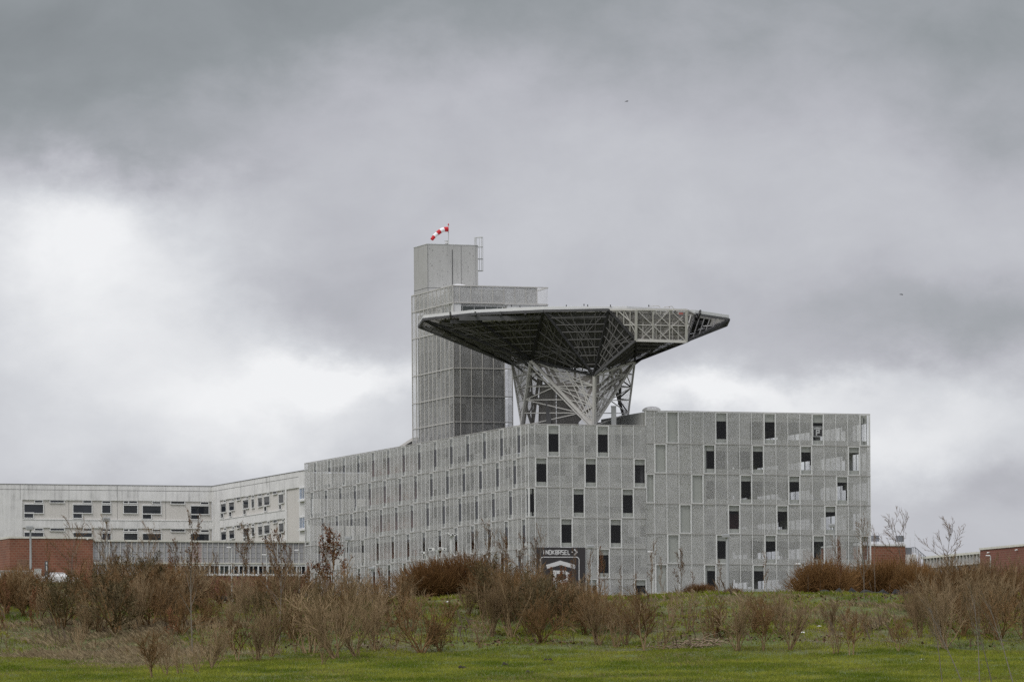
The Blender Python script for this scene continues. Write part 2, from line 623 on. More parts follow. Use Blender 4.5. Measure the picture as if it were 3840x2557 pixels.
def ground_z(x, y):
    x, y = np.asarray(x, float), np.asarray(y, float)
    yy = y + 2.4 * (vnoise(x / 11.0, y * 0 + 3, 5) - 0.5) * np.exp(-((y - 232) / 22.0) ** 2)
    z = np.interp(yy, GY, GZ)
    k = np.exp(-((y - 236) / 14.0) ** 2)
    z = z + 2.9 * np.clip((-x - 40) / 6.0, 0, 1) * np.clip((y - 535) / 12.0, 0, 1) * np.clip((640 - y) / 20.0, 0, 1)
    z = z + (fbm(x / 5.0, y / 5.0, 2, 3) - 0.5) * (0.10 + 0.75 * k) * (np.abs(y - 225) < 120)
    return z


def ground_hit(px, py):
    d = ray(px, py)
    ys = np.arange(150, 300, 0.1)
    gz = ground_z(d[0] * ys, ys)
    below = np.where(d[2] * ys + EYE <= gz)[0]
    y = ys[below[0]] if len(below) else 252.0
    return np.array([d[0] * y, y, float(ground_z(d[0] * y, y))])


xs = np.concatenate([np.array([-9000, -3000, -1000, -400, -150, -80, -60, -52, -48, -46, -44, -42, -40, -36, -33]), np.arange(-30, 30.01, 0.5), np.array([38, 50, 80, 150, 400, 1000, 3000, 9000])])
ys = np.concatenate([np.array([-400, -100, 0, 50, 80, 100, 110, 130, 150, 170]), np.arange(180, 216, 1.0), np.arange(216, 262, 0.5),
                     np.array([262, 266, 272, 280, 295, 310, 330, 360, 400, 440, 480, 490, 498, 506, 514, 530, 535, 540, 547, 560, 580, 600, 620, 630, 640, 660, 800, 1500, 4000, 15000])])
gx, gy = np.meshgrid(xs, ys)
gv = np.stack([gx, gy, ground_z(gx, gy)], -1).reshape(-1, 3)
nx, ny = len(xs), len(ys)
ii = (np.arange(ny - 1)[:, None] * nx + np.arange(nx - 1)[None, :]).ravel()
gf = np.stack([ii, ii + 1, ii + 1 + nx, ii + nx], -1)
mg, b = mat('ground_turf')
oc = obj_coord(b)
s = b.n('ShaderNodeSeparateXYZ')
b.put(s.inputs[0], oc)
nbig = b.noise(oc, 0.22, 5.0, 0.6)
nfin = b.noise(oc, 3.5, 4.0, 0.65)
green = b.ramp(nfin, [(0.25, (0.030, 0.042, 0.008)), (0.5, (0.065, 0.088, 0.014)), (0.75, (0.12, 0.14, 0.03))])
dry = b.ramp(nfin, [(0.25, (0.040, 0.030, 0.016)), (0.5, (0.10, 0.078, 0.042)), (0.75, (0.18, 0.14, 0.085))])
slope = b.m('MULTIPLY', b.m('SUBTRACT', s.outputs[1], 219.0), 0.2, clamp=True)
b.put(b.pr.inputs['Base Color'], b.mix(b.m('MULTIPLY', slope, b.ramp(nbig, [(0.46, (0.10,) * 3), (0.66, (1.0,) * 3)])), green, dry))
b.pr.inputs['Roughness'].default_value = 0.95
me = raw_mesh('grass_ground', gv, gf, 4, mg)
me.polygons.foreach_set('use_smooth', [True] * len(me.polygons))
go = bpy.data.objects.new('grass_ground', me)
COL.objects.link(go)
tag(go, kind='structure')

# ------------------------------------------------------------------ parking garage
BASE = 17.2
PHI = 0.3509
P0 = (1.7871, 511.82, BASE)
FR = Frame(P0, PHI)
ZREL = lambda zrel: zrel + EYE - BASE
ST = 2.9
A_TOP, A1 = ZREL(28.8693 + 3.1361), ZREL(28.8693)
B_TOP, B1 = A_TOP + 1.4496, A1 + 1.4496
LA, LB, LL, TB = 12.055, 35.67, 69.56, 34.0
lvA = [A_TOP] + [A1 - ST * k for k in range(6)]
lvB = [B_TOP] + [B1 - ST * k for k in range(6)]
edA = [0.0] + [0.67 + 1.265 * k for k in range(10)]
edB = [LA] + [12.95 + 1.272 * k for k in range(18)] + [LB]
edL = [0.0] + [0.78 + 1.2164 * k for k in range(57)]
edL[-1] = LL
edR = [0.0] + [0.8 + 1.275 * k for k in range(27)]
winA = [1, 0, 3, 2, 1, 0]
winB = [2, 1, 0, 3, 2, 1]

garage = thing('parking_garage', 'long grey parking garage wrapped in expanded metal panels with staggered windows', 'parking garage', P0, PHI)
mapF = lambda u, d, z: (u, d, z)
mapL = lambda u, d, z: (d, u, z)
mapR = lambda u, d, z: (LB - d, u, z)
mapE = lambda u, d, z: (u, LL - d, z)


def mbox(mb, M, u0, u1, d0, d1, z0, z1):
    mb.hexa([M(u0, d0, z0), M(u1, d0, z0), M(u1, d1, z0), M(u0, d1, z0), M(u0, d0, z1), M(u1, d0, z1), M(u1, d1, z1), M(u0, d1, z1)])


def facade(root, M, edges, lev, win, first, u_lo, u_hi, skip=None, rows=6, layers=(0.0,), stuff_rows=(), sheet_m=None):
    """One face of the garage: mesh sheets, posts and rails, and a framed pane where a panel is left out."""
    fr, rl2 = MB(), MB()
    n = len(edges) - 1
    leftover_f, leftover_p = MB(), MB()
    for e, u in enumerate(edges):
        if u_lo - .01 <= u <= u_hi + .01:
            mbox(fr, M, u - 0.026, u + 0.026, -0.03, 0.03, lev[rows] + 0.03, lev[0] - 0.03)
    for k in range(rows + 1):
        mbox(rl2, M, u_lo - .03, u_hi + .03, -0.034, 0.04, lev[k] - 0.035, lev[k] + 0.035)
    fr.build('panel_frame', WHITE, root)
    rl2.build('floor_rail', RAIL, root)
    for r in range(rows):
        z1, z0 = lev[r] - 0.05, lev[r + 1] + 0.05
        sheet = MB()
        for e in range(n):
            a, c = edges[e] + 0.035, edges[e + 1] - 0.035
            if edges[e] < u_lo - .01 or edges[e + 1] > u_hi + .01:
                continue
            if skip and skip(r, e):
                if sheet.f:
                    sheet.build('mesh_cladding', sheet_m or CLADMESH, root)
                    sheet = MB()
                continue
            if (e - first) % 4 == win[r]:
                f, p = MB(), MB()
                t = 0.065
                for q in (f, leftover_f)[r in stuff_rows:][:1]:
                    mbox(q, M, a, a + t, -0.045, 0.05, z0, z1)
                    mbox(q, M, c - t, c, -0.045, 0.05, z0, z1)
                    mbox(q, M, a + t, c - t, -0.043, 0.05, z1 - t, z1)
                    mbox(q, M, a + t, c - t, -0.043, 0.05, z0, z0 + t)
                for q in (p, leftover_p)[r in stuff_rows:][:1]:
                    q.face([M(a + t, 0.02, z0 + t), M(c - t, 0.02, z0 + t), M(c - t, 0.02, z1 - t), M(a + t, 0.02, z1 - t)])
                if r not in stuff_rows:
                    wf = f.build('window', WHITE, root)
                    p.build('pane', GLASS, wf)
            else:
                for dd in layers:
                    sheet.face([M(a, dd, z0), M(c, dd, z0), M(c, dd, z1), M(a, dd, z1)])
        if sheet.f:
            sheet.build('mesh_cladding', sheet_m or CLADMESH, root)
    if leftover_f.f:
        wf = tag(leftover_f.build('lower_windows', WHITE, root), kind='stuff')
        leftover_p.build('pane', GLASS, wf)


def bands(mb, M, u0, u1, lev, rows=6, d0=0.17, d1=0.43, top_h=0.90):
    for k in range(rows + 1):
        lo = lev[k] - (top_h if k == 0 else 0.64)
        hi = lev[k] + (0.52 if k else -0.06)
        mbox(mb, M, u0, u1, d0, d1, lo, hi)


facade(garage, mapF, edA, lvA, winA, 1, 0.0, LA, skip=lambda r, e: r >= 4 and 1 <= e <= 4, layers=(0.0, 0.03))
facade(garage, mapF, edB, lvB, winB, 0, LA + 0.01, LB, layers=(0.0, 0.03), sheet_m=CLADSIDE)
facade(garage, mapL, edL, lvA, [1, 2, 3, 0, 1, 2], 1, 0.0, LL, stuff_rows=(4, 5), layers=(0.0, 0.02), sheet_m=CLADSIDE)
# the gable end on the right and the far end are clad the same way but only show from inside
facade(garage, mapR, edR, lvB, winB, 0, 0.0, TB, stuff_rows=(0, 1, 2, 3, 4, 5))
facade(garage, mapE, edA, lvA, winA, 1, 0.0, LA, stuff_rows=(0, 1, 2, 3, 4, 5))

cb_ = MB()
bands(cb_, mapF, 0.62, LA - 0.02, lvA)
bands(cb_, mapL, 0.32, LL - 0.6, lvA, d0=0.19, d1=0.45)
bands(cb_, mapF, 18.45, LB - 0.62, lvB)
bands(cb_, mapR, 0.32, TB - 0.3, lvB, d0=0.19, d1=0.45)
bands(cb_, mapE, 0.62, LA - 0.02, lvA)
cb_.build('concrete_band', CONC, garage)
bw = MB()
bw.box(LA + 0.06, 18.4, 0.17, 0.47, 0.0, B_TOP - 0.08)               # blind stair wall behind the first columns
bw.box(LA + 0.04, LA + 0.30, 0.64, 12.0, A_TOP - 1.2, B_TOP - 0.10)  # upstand between the two half levels
bw.build('concrete_wall', CONC, garage)
iw = MB()
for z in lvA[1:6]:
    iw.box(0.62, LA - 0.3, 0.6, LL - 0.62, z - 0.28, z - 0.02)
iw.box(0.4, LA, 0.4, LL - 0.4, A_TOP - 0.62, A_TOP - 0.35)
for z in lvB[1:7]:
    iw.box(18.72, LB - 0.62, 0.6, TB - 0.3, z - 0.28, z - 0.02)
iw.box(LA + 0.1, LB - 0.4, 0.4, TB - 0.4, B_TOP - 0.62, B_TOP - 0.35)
iw.box(LA - 0.28, LA, 0.65, LL - 0.62, 0, A_TOP - 0.70)  # dividing wall, and back wall below, added to keep the inside dark
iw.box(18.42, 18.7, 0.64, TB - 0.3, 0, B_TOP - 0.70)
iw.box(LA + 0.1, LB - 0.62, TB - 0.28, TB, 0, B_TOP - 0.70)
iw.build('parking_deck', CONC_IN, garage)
bc_ = MB()  # added red blocks imitating brick reflections in the long side's panes
for k in range(6):
    bc_.box(0.95, 6.0, 35.0, 50.5, lvA[k + 1], lvA[k] - (0.66 if k == 0 else 0.30))
bc_.build('reflection_red_block', BRICK, garage)
for k in range(5):
    t = 3.0 + 8.1 * k
    if t < TB - 1:
        q = MB().box(LB - 1.15, LB - 0.65, t - 0.28, t + 0.28, 0.0, B_TOP - 0.64)
        for z in lvB[1:7]:
            q.box(LB - 1.55, LB - 1.16, t - 0.24, t + 0.24, z + ST - 1.25, z + ST - 0.66)
        q.build('column', CONC, garage)
for (px, py, y0, w_, hh, zz) in ((2401, 1778, 2.6, 1.15, 0, 0), (2751, 1955, 2.6, 1.5, 0, 0)):
    c0 = FR.hit_y(px, py, y0)
    MB().box(c0[0] - 0.55, c0[0] + 0.55, y0, y0 + 0.06, c0[2] - 1.0, c0[2] + 0.75).build('maroon_door', REDDOOR, garage)
for (px, py) in ((2384, 1746), (2384, 1858), (2384, 1971), (2772, 1695), (2772, 1808), (2767, 1920), (2390, 2084), (2768, 2031), (2922, 1923)):
    c0 = FR.hit_y(px, py, 1.6)
    MB().bar(c0 + [-0.25, -0.5, 0], c0 + [0.25, 0.5, 0], 0.07, 0.05).build('strip_light', SIGNW, garage)

# roof lights: a shallow white dome on a kerb
def roof_dome(label, P, r, rz=PHI):
    t = thing('roof_dome', label, 'skylight', P, rz, 'white skylight domes')
    MB().box(-r, r, -r, r, 0, 0.2).build('kerb', WHITE, t)
    mb = MB()
    prev = None
    rings = []
    for i in range(7):
        a = math.pi / 2 * i / 6
        rr, zz = r * 0.95 * math.cos(a), 0.2 + r * 0.38 * math.sin(a)
        ring = []
        for k in range(16):
            th = 2 * math.pi * k / 16
            q = 1.0 / max(abs(math.cos(th)), abs(math.sin(th)))
            q = 1 + (q - 1) * (0.85 * math.cos(a))
            ring.append(len(mb.v))
            mb.v.append((rr * q * math.cos(th), rr * q * math.sin(th), zz))
        rings.append(ring)
    for i in range(6):
        for k in range(16):
            mb.f.append((rings[i][k], rings[i][(k + 1) % 16], rings[i + 1][(k + 1) % 16], rings[i + 1][k]))
    mb.build('dome', SIGNW, t, True)
    return t


q = FR.hit_y(2441, 1538, 1.0)
roof_dome('white skylight dome on the garage roof edge beside the concrete ramp wall', FR.glob((q[0] + 0.05, 1.0, B_TOP + 0.02)), 0.68)

# ------------------------------------------------------------------ entrance sign on the garage
SZ1, SZ0, SX0, SX1 = lvA[4] + 0.05, -0.2, 0.70, 5.70
sign = thing('entrance_sign', 'black entrance sign with white INDKØRSEL lettering, arrow and roofed P emblem', 'sign', FR.glob((0, 0, 0)), PHI)
MB().box(SX0, SX1, -0.12, -0.02, SZ0, SZ1).build('board', BOARD, sign)


def spx(px, py):         # photo pixel on the sign face -> local (x, z)
    h = FR.hit_y(px, py, -0.13)
    return (h[0], h[2])


def stroke(mb, pts, wd, closed=False, y=-0.135, th=0.012):
    """A flat raised stroke through 2-D points on the sign face, mitred."""
    n = len(pts)
    L, R = [], []
    for i in range(n):
        p = np.array(pts[i], float)
        a = np.array(pts[i - 1], float) if (i > 0 or closed) else None
        c = np.array(pts[(i + 1) % n], float) if (i < n - 1 or closed) else None
        d1 = (p - a) / (np.linalg.norm(p - a) + 1e-9) if a is not None else None
        d2 = (c - p) / (np.linalg.norm(c - p) + 1e-9) if c is not None else None
        d1 = d2 if d1 is None else d1
        d2 = d1 if d2 is None else d2
        nn = np.array([-(d1 + d2)[1], (d1 + d2)[0]])
        nn /= np.linalg.norm(nn) + 1e-9
        k = max(0.45, float(np.dot(nn, [-d1[1], d1[0]])))
        L.append(p + nn * wd / 2 / k)
        R.append(p - nn * wd / 2 / k)
    for i in range(n if closed else n - 1):
        j = (i + 1) % n
        q = [R[i], R[j], L[j], L[i]]
        mb.hexa([(u[0], y, u[1]) for u in q] + [(u[0], y + th, u[1]) for u in q])


GLY = {'I': [[(1.2, 0), (1.2, 6)]], 'N': [[(0, 0), (0, 6)], [(0, 6), (3.4, 0)], [(3.4, 0), (3.4, 6)]],
       'D': [[(0, 0), (0, 6), (2.5, 6), (3.4, 5), (3.4, 1), (2.5, 0), (-.5, 0)]],
       'K': [[(0, 0), (0, 6)], [(3.3, 6), (0.7, 3), (3.3, 0)]],
       'Ø': [[(0, .6), (0.6, 0), (2.8, 0), (3.4, .6), (3.4, 5.4), (2.8, 6), (0.6, 6), (0, 5.4), (0, .6)], [(-0.2, -0.5), (3.6, 6.5)]],
       'R': [[(0, 0), (0, 6), (2.8, 6), (3.4, 5.4), (3.4, 3.4), (2.8, 2.8), (0, 2.8)], [(1.6, 2.8), (3.5, 0)]],
       'S': [[(3.4, 6), (0, 6), (0, 3.1), (3.4, 3.1), (3.4, 0), (0, 0)]],
       'E': [[(3.3, 6), (0, 6), (0, 0), (3.3, 0)], [(0, 3.05), (2.8, 3.05)]],
       'L': [[(0, 6), (0, 0), (3.2, 0)]]}
x0_, z0_ = spx(1650 + 1508 / 3.92, 1900 + 695 / 3.92)
x1_, z1_ = spx(1650 + 1922 / 3.92, 1900 + 638 / 3.92)
sc_z = (z1_ - z0_) / 6.0
adv = (x1_ - x0_) / 9.0
let = MB()
for i, ch in enumerate('INDKØRSEL'):
    for pl in GLY[ch]:
        stroke(let, [(x0_ + i * adv + u * adv / 4.9 + 0.03, z0_ + v * sc_z) for u, v in pl], 0.075)
let.build('lettering', SIGNW, sign)
aw = MB()
p1, p2 = spx(1980 + 665 / 4.073, 2030 + 158 / 4.073), spx(1980 + 690 / 4.073, 2030 + 158 / 4.073)
stroke(aw, [p1, (p1[0] + 0.16, p1[1])], 0.09)
stroke(aw, [spx(1980 + 706 / 4.073, 2030 + 117 / 4.073), spx(1980 + 747 / 4.073, 2030 + 160 / 4.073), spx(1980 + 708 / 4.073, 2030 + 205 / 4.073)], 0.13)
aw.build('arrow', SIGNW, sign)
em = MB()
g = lambda x, y: spx(1980 + x / 4.073, 2030 + y / 4.073)
rect = []
for (cx, cy2, a0) in ((232, 280, 180), (735, 280, 270), (735, 800, 0), (232, 800, 90)):
    for k in range(5):
        a = math.radians(a0 + 90 * k / 4)
        rect.append(g(cx + 45 * math.cos(a), cy2 + 45 * math.sin(a)))
stroke(em, rect, 0.075, True)
stroke(em, [g(285, 385), g(492, 322), g(722, 385)], 0.40)
stroke(em, [g(410, 437), g(410, 800)], 0.34)
stroke(em, [g(440, 466), g(560, 466), g(612, 500), g(612, 570), g(560, 610), g(440, 610)], 0.32)
em.build('emblem', SIGNW, sign)

# small version of the emblem hanging in the upper window
j14 = 14
lg = thing('garage_emblem', 'small black panel with white roofed P emblem hung in an upper garage window', 'sign', FR.glob((0, 0, 0)), PHI)
h = lambda x, y: (lambda q: (q[0], q[2]))(FR.hit_y(3030 + x / 7.4625, 1540 + y / 7.4625, 0.24))
(ax, az), (bx, bz) = h(140, 720), h(408, 435)
MB().box(ax, bx, 0.25, 0.29, az, bz).build('board', BOARD, lg)
em = MB()
k3 = dict(y=0.225, th=0.02)
stroke(em, [h(148, 718), h(148, 445), h(400, 445), h(400, 718)], 0.055, True, **k3)
stroke(em, [h(168, 502), h(270, 484), h(375, 502)], 0.12, **k3)
stroke(em, [h(236, 520), h(236, 690)], 0.13, **k3)
stroke(em, [h(250, 538), h(312, 538), h(312, 612), h(250, 612)], 0.12, **k3)
em.build('emblem', SIGNW, lg)

# ------------------------------------------------------------------ lift tower
TY = 539.0
tc = at(1701.5, 1400, TY)
FT = Frame((tc[0], tc[1], BASE), PHI)
tz = lambda py: at(1701.5, py, TY)[2] - BASE
tower = thing('lift_tower', 'tall mesh-clad lift tower with concrete shaft top, standing behind the parking garage', 'tower', FT.o, PHI)
TLEV = [tz(1070.5), tz(1134), tz(1236.5), tz(1379.6), tz(1484.5), tz(1581), tz(1680)]
TL = FT.hit_x(1545.6, 1300)[1]
TW = FT.hit_y(1901.7, 1450)[0]
TX = FT.hit_y(2054.8, 1100)[0]
edTF = [0.0, FT.hit_y(1725.5, 1300)[0]]
while edTF[-1] + 1.2 < TX:
    edTF.append(edTF[-1] + (TX - edTF[1]) / 8.0)
edTL = [TL * k / 10.0 for k in range(11)]
tfr = MB()
tmF, tmL = (lambda u, d, z: (u, d, z)), (lambda u, d, z: (d, u, z))
z_lo = A_TOP - 1.0
for r in range(6):
    hi, lo = TLEV[r] - 0.05, TLEV[r + 1] + 0.05
    sh = MB()
    for e in range(10):
        if r == 1 and e < 3:
            continue
        for dd in (0.0, 0.03):
            sh.face([(dd, edTL[e] + 0.05, lo), (dd, edTL[e + 1] - 0.05, lo), (dd, edTL[e + 1] - 0.05, hi), (dd, edTL[e] + 0.05, hi)])
    for e in range(len(edTF) - 1):
        if r == 0 or (r >= 2 and edTF[e + 1] < TW + 0.05):
            for dd in ((0.0, 0.03, 0.06) if r == 0 else (0.0,)):
                sh.face([(edTF[e] + 0.03, dd, lo), (edTF[e + 1] - 0.03, dd, lo), (edTF[e + 1] - 0.03, dd, hi), (edTF[e] + 0.03, dd, hi)])
    if r >= 2:       # open mesh corner past the solid core
        sh.face([(TW + 0.06, 0, lo), (TW + 0.55, 0, lo), (TW + 0.55, 0, hi), (TW + 0.06, 0, hi)])
        sh.face([(TW + 0.58, 0.05, lo), (TW + 0.58, 4.0, lo), (TW + 0.58, 4.0, hi), (TW + 0.58, 0.05, hi)])
    if r == 0:
        sh.face([(TX, 0.05, lo), (TX, 6.0, lo), (TX, 6.0, hi), (TX, 0.05, hi)])
        sh.face([(TW, 6.0, lo), (TX, 6.0, lo), (TX, 6.0, hi), (TW, 6.0, hi)])
    sh.build('mesh_cladding', CLADMESH, tower)
for k, z in enumerate(TLEV[:6]):
    tfr.box(-0.06, 0.06, 0.0, TL, z - 0.05, z + 0.05)
    if k < 2:
        tfr.box(0.07, TX, -0.06, 0.06, z - 0.05, z + 0.05)
        tfr.box(TX - 0.06, TX + 0.06, 0.07, 6.0, z - 0.05, z + 0.05)
    else:
        tfr.box(0.07, TW + 0.6, -0.06, 0.06, z - 0.05, z + 0.05)
for e in edTL:
    tfr.box(-0.05, 0.05, e - 0.05, e + 0.05, z_lo, TLEV[0])
for e in edTF:
    if e < TW + 0.1:
        tfr.box(e - 0.035, e + 0.035, -0.05, 0.05, z_lo, TLEV[2])
    tfr.box(e - 0.035, e + 0.035, -0.05, 0.05, TLEV[1], TLEV[0])
tfr.box(TW + 0.55, TW + 0.62, -0.05, 0.05, z_lo, TLEV[2])
tfr.build('panel_frame', PALE, tower)
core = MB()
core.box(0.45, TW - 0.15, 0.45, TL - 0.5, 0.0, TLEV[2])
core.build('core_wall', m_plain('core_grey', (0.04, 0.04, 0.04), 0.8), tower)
ov = MB().box(0.45, TX - 0.3, 0.45, 6.2, TLEV[1] - 0.35, TLEV[1] - 0.05)
ov.box(TW + 0.1, TX - 0.02, 0.06, 0.44, TLEV[1] - 0.50, TLEV[1] - 0.08)
ov.box(0.46, TW, 0.44, TL - 0.5, TLEV[1] - 0.04, TLEV[1] + 1.2)
ov.build('roof_slab', WHITE, tower)
MB().box(0.5, TW + .1, 0.5, 4.5, TLEV[1] + 1.21, TLEV[0] - .3).build('plant_housing', CONC, tower)
# glazed access floor under the roof box
wz1, wz0 = TLEV[1] - 0.36, TLEV[2] + 0.2
cabin = MB().box(0.05, 0.85, 0.05, 0.42, wz0, wz1 + 0.28)
cabin.box(0.05, 0.42, 0.43, 0.60, wz0, wz1 + 0.28)
cabin.box(0.86, TW + 0.8, 0.10, 0.40, wz0, wz0 + 1.2)
cabin.box(0.46, TW - 0.2, 0.61, TL - 0.5, TLEV[2], wz1)
cabin.build('cabin_wall', WHITE, tower)
wx = [FT.hit_y(x, 1145)[0] for x in (1723.5, 1735.5, 1779, 1822, 1866, 1885)]
for k in range(5):
    f = MB()
    a, c = wx[k], wx[k + 1]
    f.box(a - 0.03, a + 0.03, 0.06, 0.30, wz0 + 1.21, wz1)
    f.box(c - 0.03, c + 0.03, 0.06, 0.30, wz0 + 1.21, wz1)
    wv = f.build('window', WHITE, tower)
    MB().face([(a + 0.03, 0.12, wz0 + 1.21), (c - 0.03, 0.12, wz0 + 1.21), (c - 0.03, 0.12, wz1), (a + 0.03, 0.12, wz1)]).build('pane', GGLASS, wv)
f = MB().box(0.02, 0.2, 0.62, 0.70, wz0 + .8, wz1).box(0.02, 0.2, edTL[3] - .1, edTL[3], wz0 + .8, wz1)
wv = f.build('window', WHITE, tower)
MB().face([(0.08, 0.71, wz0 + .8), (0.08, edTL[3] - .1, wz0 + .8), (0.08, edTL[3] - .1, wz1), (0.08, 0.71, wz1)]).build('pane', GLASS, wv)
# concrete shaft
sh0 = FT.hit_x(1602.6, 1000, 0.45)[1]
shaft_z1 = FT.hit_x(1602.6, 916, 0.45)[2]
sx1 = FT.hit_y(1793.2, 1000, sh0)[0]
st1 = FT.hit_x(1552, 1000, 0.45)[1]
sft = MB().box(0.45, sx1 - 0.28, sh0, st1, TLEV[1], shaft_z1)
sft.build('concrete_shaft', CONC_SHAFT, tower)
MB().box(sx1 - 0.26, sx1, sh0 + 0.05, st1 - 0.1, TLEV[1], shaft_z1 - 0.02).build('edge_panel', CONC_SHAFT, tower)
jm = MB()
for px in (1696.5, 1729.5):
    x = FT.hit_y(px, 1000, sh0)[0]
    wd = 0.05 if px < 1700 else 0.018
    jm.box(x - wd, x + wd, sh0 - 0.012, sh0 - 0.002, TLEV[0] - 0.4, shaft_z1 - (0.5 if px < 1700 else 0.05))
x = FT.hit_y(1604.5, 1000, sh0)[0]
jm.box(x - 0.018, x + 0.018, sh0 - 0.012, sh0 - 0.002, TLEV[0], shaft_z1)
zj = FT.hit_y(1640, 1080, sh0)[2]
jm.box(0.46, sx1 - 0.3, sh0 - 0.010, sh0 - 0.001, zj - 0.02, zj + 0.02)
jm.box(0.438, 0.449, sh0, st1, zj - 0.02, zj + 0.02)
jm.build('joint', m_plain('joint_grey', (0.10, 0.10, 0.10), 0.8), tower)
cp = MB().box(0.42, sx1 + 0.02, sh0 - 0.03, st1 + 0.02, shaft_z1 + 0.002, shaft_z1 + 0.06)
cp.build('coping', GALV, tower)
# sloping stair canopy at the tower's foot
cn = [FT.hit_x(1494, 1675, 0.5), FT.hit_x(1547, 1640, 0.5), FT.hit_x(1547, 1652, 0.5), FT.hit_x(1500, 1680, 0.5)]
mb = MB()
mb.hexa([tuple(p) for p in (cn[0], cn[1], cn[2], cn[3])] + [(p[0] + 2.0, p[1], p[2]) for p in (cn[0], cn[1], cn[2], cn[3])])
mb.build('sloping_canopy', CONC_TAN, tower)
# caged ladder on the shaft's right edge
lad = thing('caged_ladder', 'caged steel ladder on the right edge of the concrete shaft', 'ladder', FT.o, PHI)
lx0, lx1 = FT.hit_y(1785, 900, sh0 + 1)[0], FT.hit_y(1810, 900, sh0 + 1)[0]
lz = [FT.hit_y(1800, y, sh0 + 1)[2] for y in (890.5, 926.5, 971.5, 1016)]
ly = sh0 + 1.0
lr = MB()
for yy in (ly - 0.22, ly + 0.22):
    lr.bar((sx1 + 0.06, yy, lz[3] - 2.0), (sx1 + 0.06, yy, lz[0]), 0.045)
zr = lz[3] - 2.0
while zr < lz[0]:
    lr.bar((sx1 + 0.06, ly - 0.22, zr), (sx1 + 0.06, ly + 0.22, zr), 0.03)
    zr += 0.3
lr.build('rails', GALV, lad)
cg = MB()
cxm, rad = (sx1 + 0.1 + lx1) / 2, (lx1 - sx1 - 0.1) / 2
for z in lz:
    ring = [(cxm + rad * math.cos(a), ly + 0.36 * math.sin(a), z) for a in np.linspace(0, 2 * math.pi, 17)]
    cg.tube(ring, 0.035, 4, False)
for a in (-1.2, -0.5, 0.5, 1.2, 2.6, -2.6):
    cg.bar((cxm + rad * math.cos(a), ly + 0.36 * math.sin(a), lz[3]), (cxm + rad * math.cos(a), ly + 0.36 * math.sin(a), lz[0]), 0.035)
cg.build('cage', GALV, lad)
# windsock and beacon
wsy = sh0 + 1.2
wp = FT.hit_y(1682, 917, wsy)
top = FT.hit_y(1682, 842, wsy)
ws = thing('windsock', 'red and white striped windsock on a pole atop the concrete shaft', 'windsock', FT.glob((wp[0], wsy, shaft_z1 + 0.06)), PHI)
H = top[2] - shaft_z1 - 0.06
MB().tube([(0, 0, 0), (0, 0, H * 0.5), (0, 0, H - 0.12)], [0.05, 0.042, 0.035], 8).build('pole', GALV, ws)
MB().tube([(0, 0, H - 0.12), (0, 0, H), (0, 0, H + 0.1)], [0.06, 0.07, 0.03], 8).build('obstruction_light', REDCL, ws)
path = [FT.hit_y(1520 + x / 2.24, 820 + y / 2.24, wsy) - np.array([wp[0], wsy, shaft_z1 + 0.06]) for x, y in ((357, 90), (334, 90), (310, 97), (288, 110), (266, 127), (245, 146), (228, 168), (222, 178))]
rad = [0.26, 0.25, 0.24, 0.23, 0.22, 0.20, 0.18, 0.17]
# five bands along the sleeve
P_ = np.array(path)
seg = np.concatenate([[0], np.cumsum(np.linalg.norm(np.diff(P_, axis=0), axis=1))])
ctr = lambda t: np.array([np.interp(t * seg[-1], seg, P_[:, k]) for k in range(3)])
for k in range(5):
    ts = np.linspace(k / 5, (k + 1) / 5, 5)
    MB().tube([ctr(t) for t in ts], [np.interp(t * seg[-1], seg, rad) * 1.0 for t in ts], 14, k == 4).build('red_band' if k % 2 == 0 else 'white_band', REDCL if k % 2 == 0 else WHTCL, ws, True)
bc = FT.hit_y(1675, 917, wsy + 0.3)
be = thing('beacon_lamp', 'small white beacon lamp beside the windsock pole on the shaft top', 'lamp', FT.glob((bc[0], wsy + 0.3, shaft_z1 + 0.06)), PHI)
MB().tube([(0, 0, 0), (0, 0, 0.18)], [0.2, 0.2], 10).build('base', BLACK, be)
MB().tube([(0, 0, 0.18), (0, 0, 0.42), (0, 0, 0.50), (0, 0, 0.52)], [0.17, 0.17, 0.24, 0.05], 10).build('lamp', WHITE, be)
q = FT.hit_y(1520 + 440 / 2.24, 1070, 1.5)
roof_dome('white skylight dome on the tower roof beside the concrete shaft', FT.glob((q[0], 1.5, TLEV[0] - 0.25)), 0.88)
q = FT.hit_y(1953, 1072, 2.0)
roof_dome('barely visible white skylight dome behind the tower roof railing', FT.glob((q[0], 2.0, TLEV[0] - 0.36)), 0.42)

# ------------------------------------------------------------------ helipad
DZ = 43.3 + EYE
c1 = lambda x, y: (1500 + x / 1.8115, 800 + y / 1.8115)
rimpx = [(128, 740), (160, 690), (480, 655), (975, 632), (1540, 630), (2005, 655), (2235, 690)]
rim = [at_z(*c1(*p), DZ) for p in rimpx]
rim += [np.array([21.6, 531.5, DZ]), np.array([15, 537.0, DZ]), np.array([-3.5, 537.0, DZ])]
HO = np.array([6.4, 523.0, A_TOP + BASE - 0.4])
heli = thing('helipad', 'faceted steel helipad on a truss neck rising from the garage roof', 'helipad', HO)
L_ = lambda P: np.asarray(P, float) - HO
cen = np.mean([p[:2] for p in rim], axis=0)


def inset(p, k, dz):
    q = np.array([cen[0] + (p[0] - cen[0]) * k, cen[1] + (p[1] - cen[1]) * k, p[2] + dz])
    return q


rl = [L_(p) for p in rim]
MB().prism([(L_(inset(p, .88, 0))[0], L_(inset(p, .88, 0))[1]) for p in rim], DZ - HO[2] - 0.32, DZ - HO[2] - 0.06).build('deck', SOFFIT, heli)
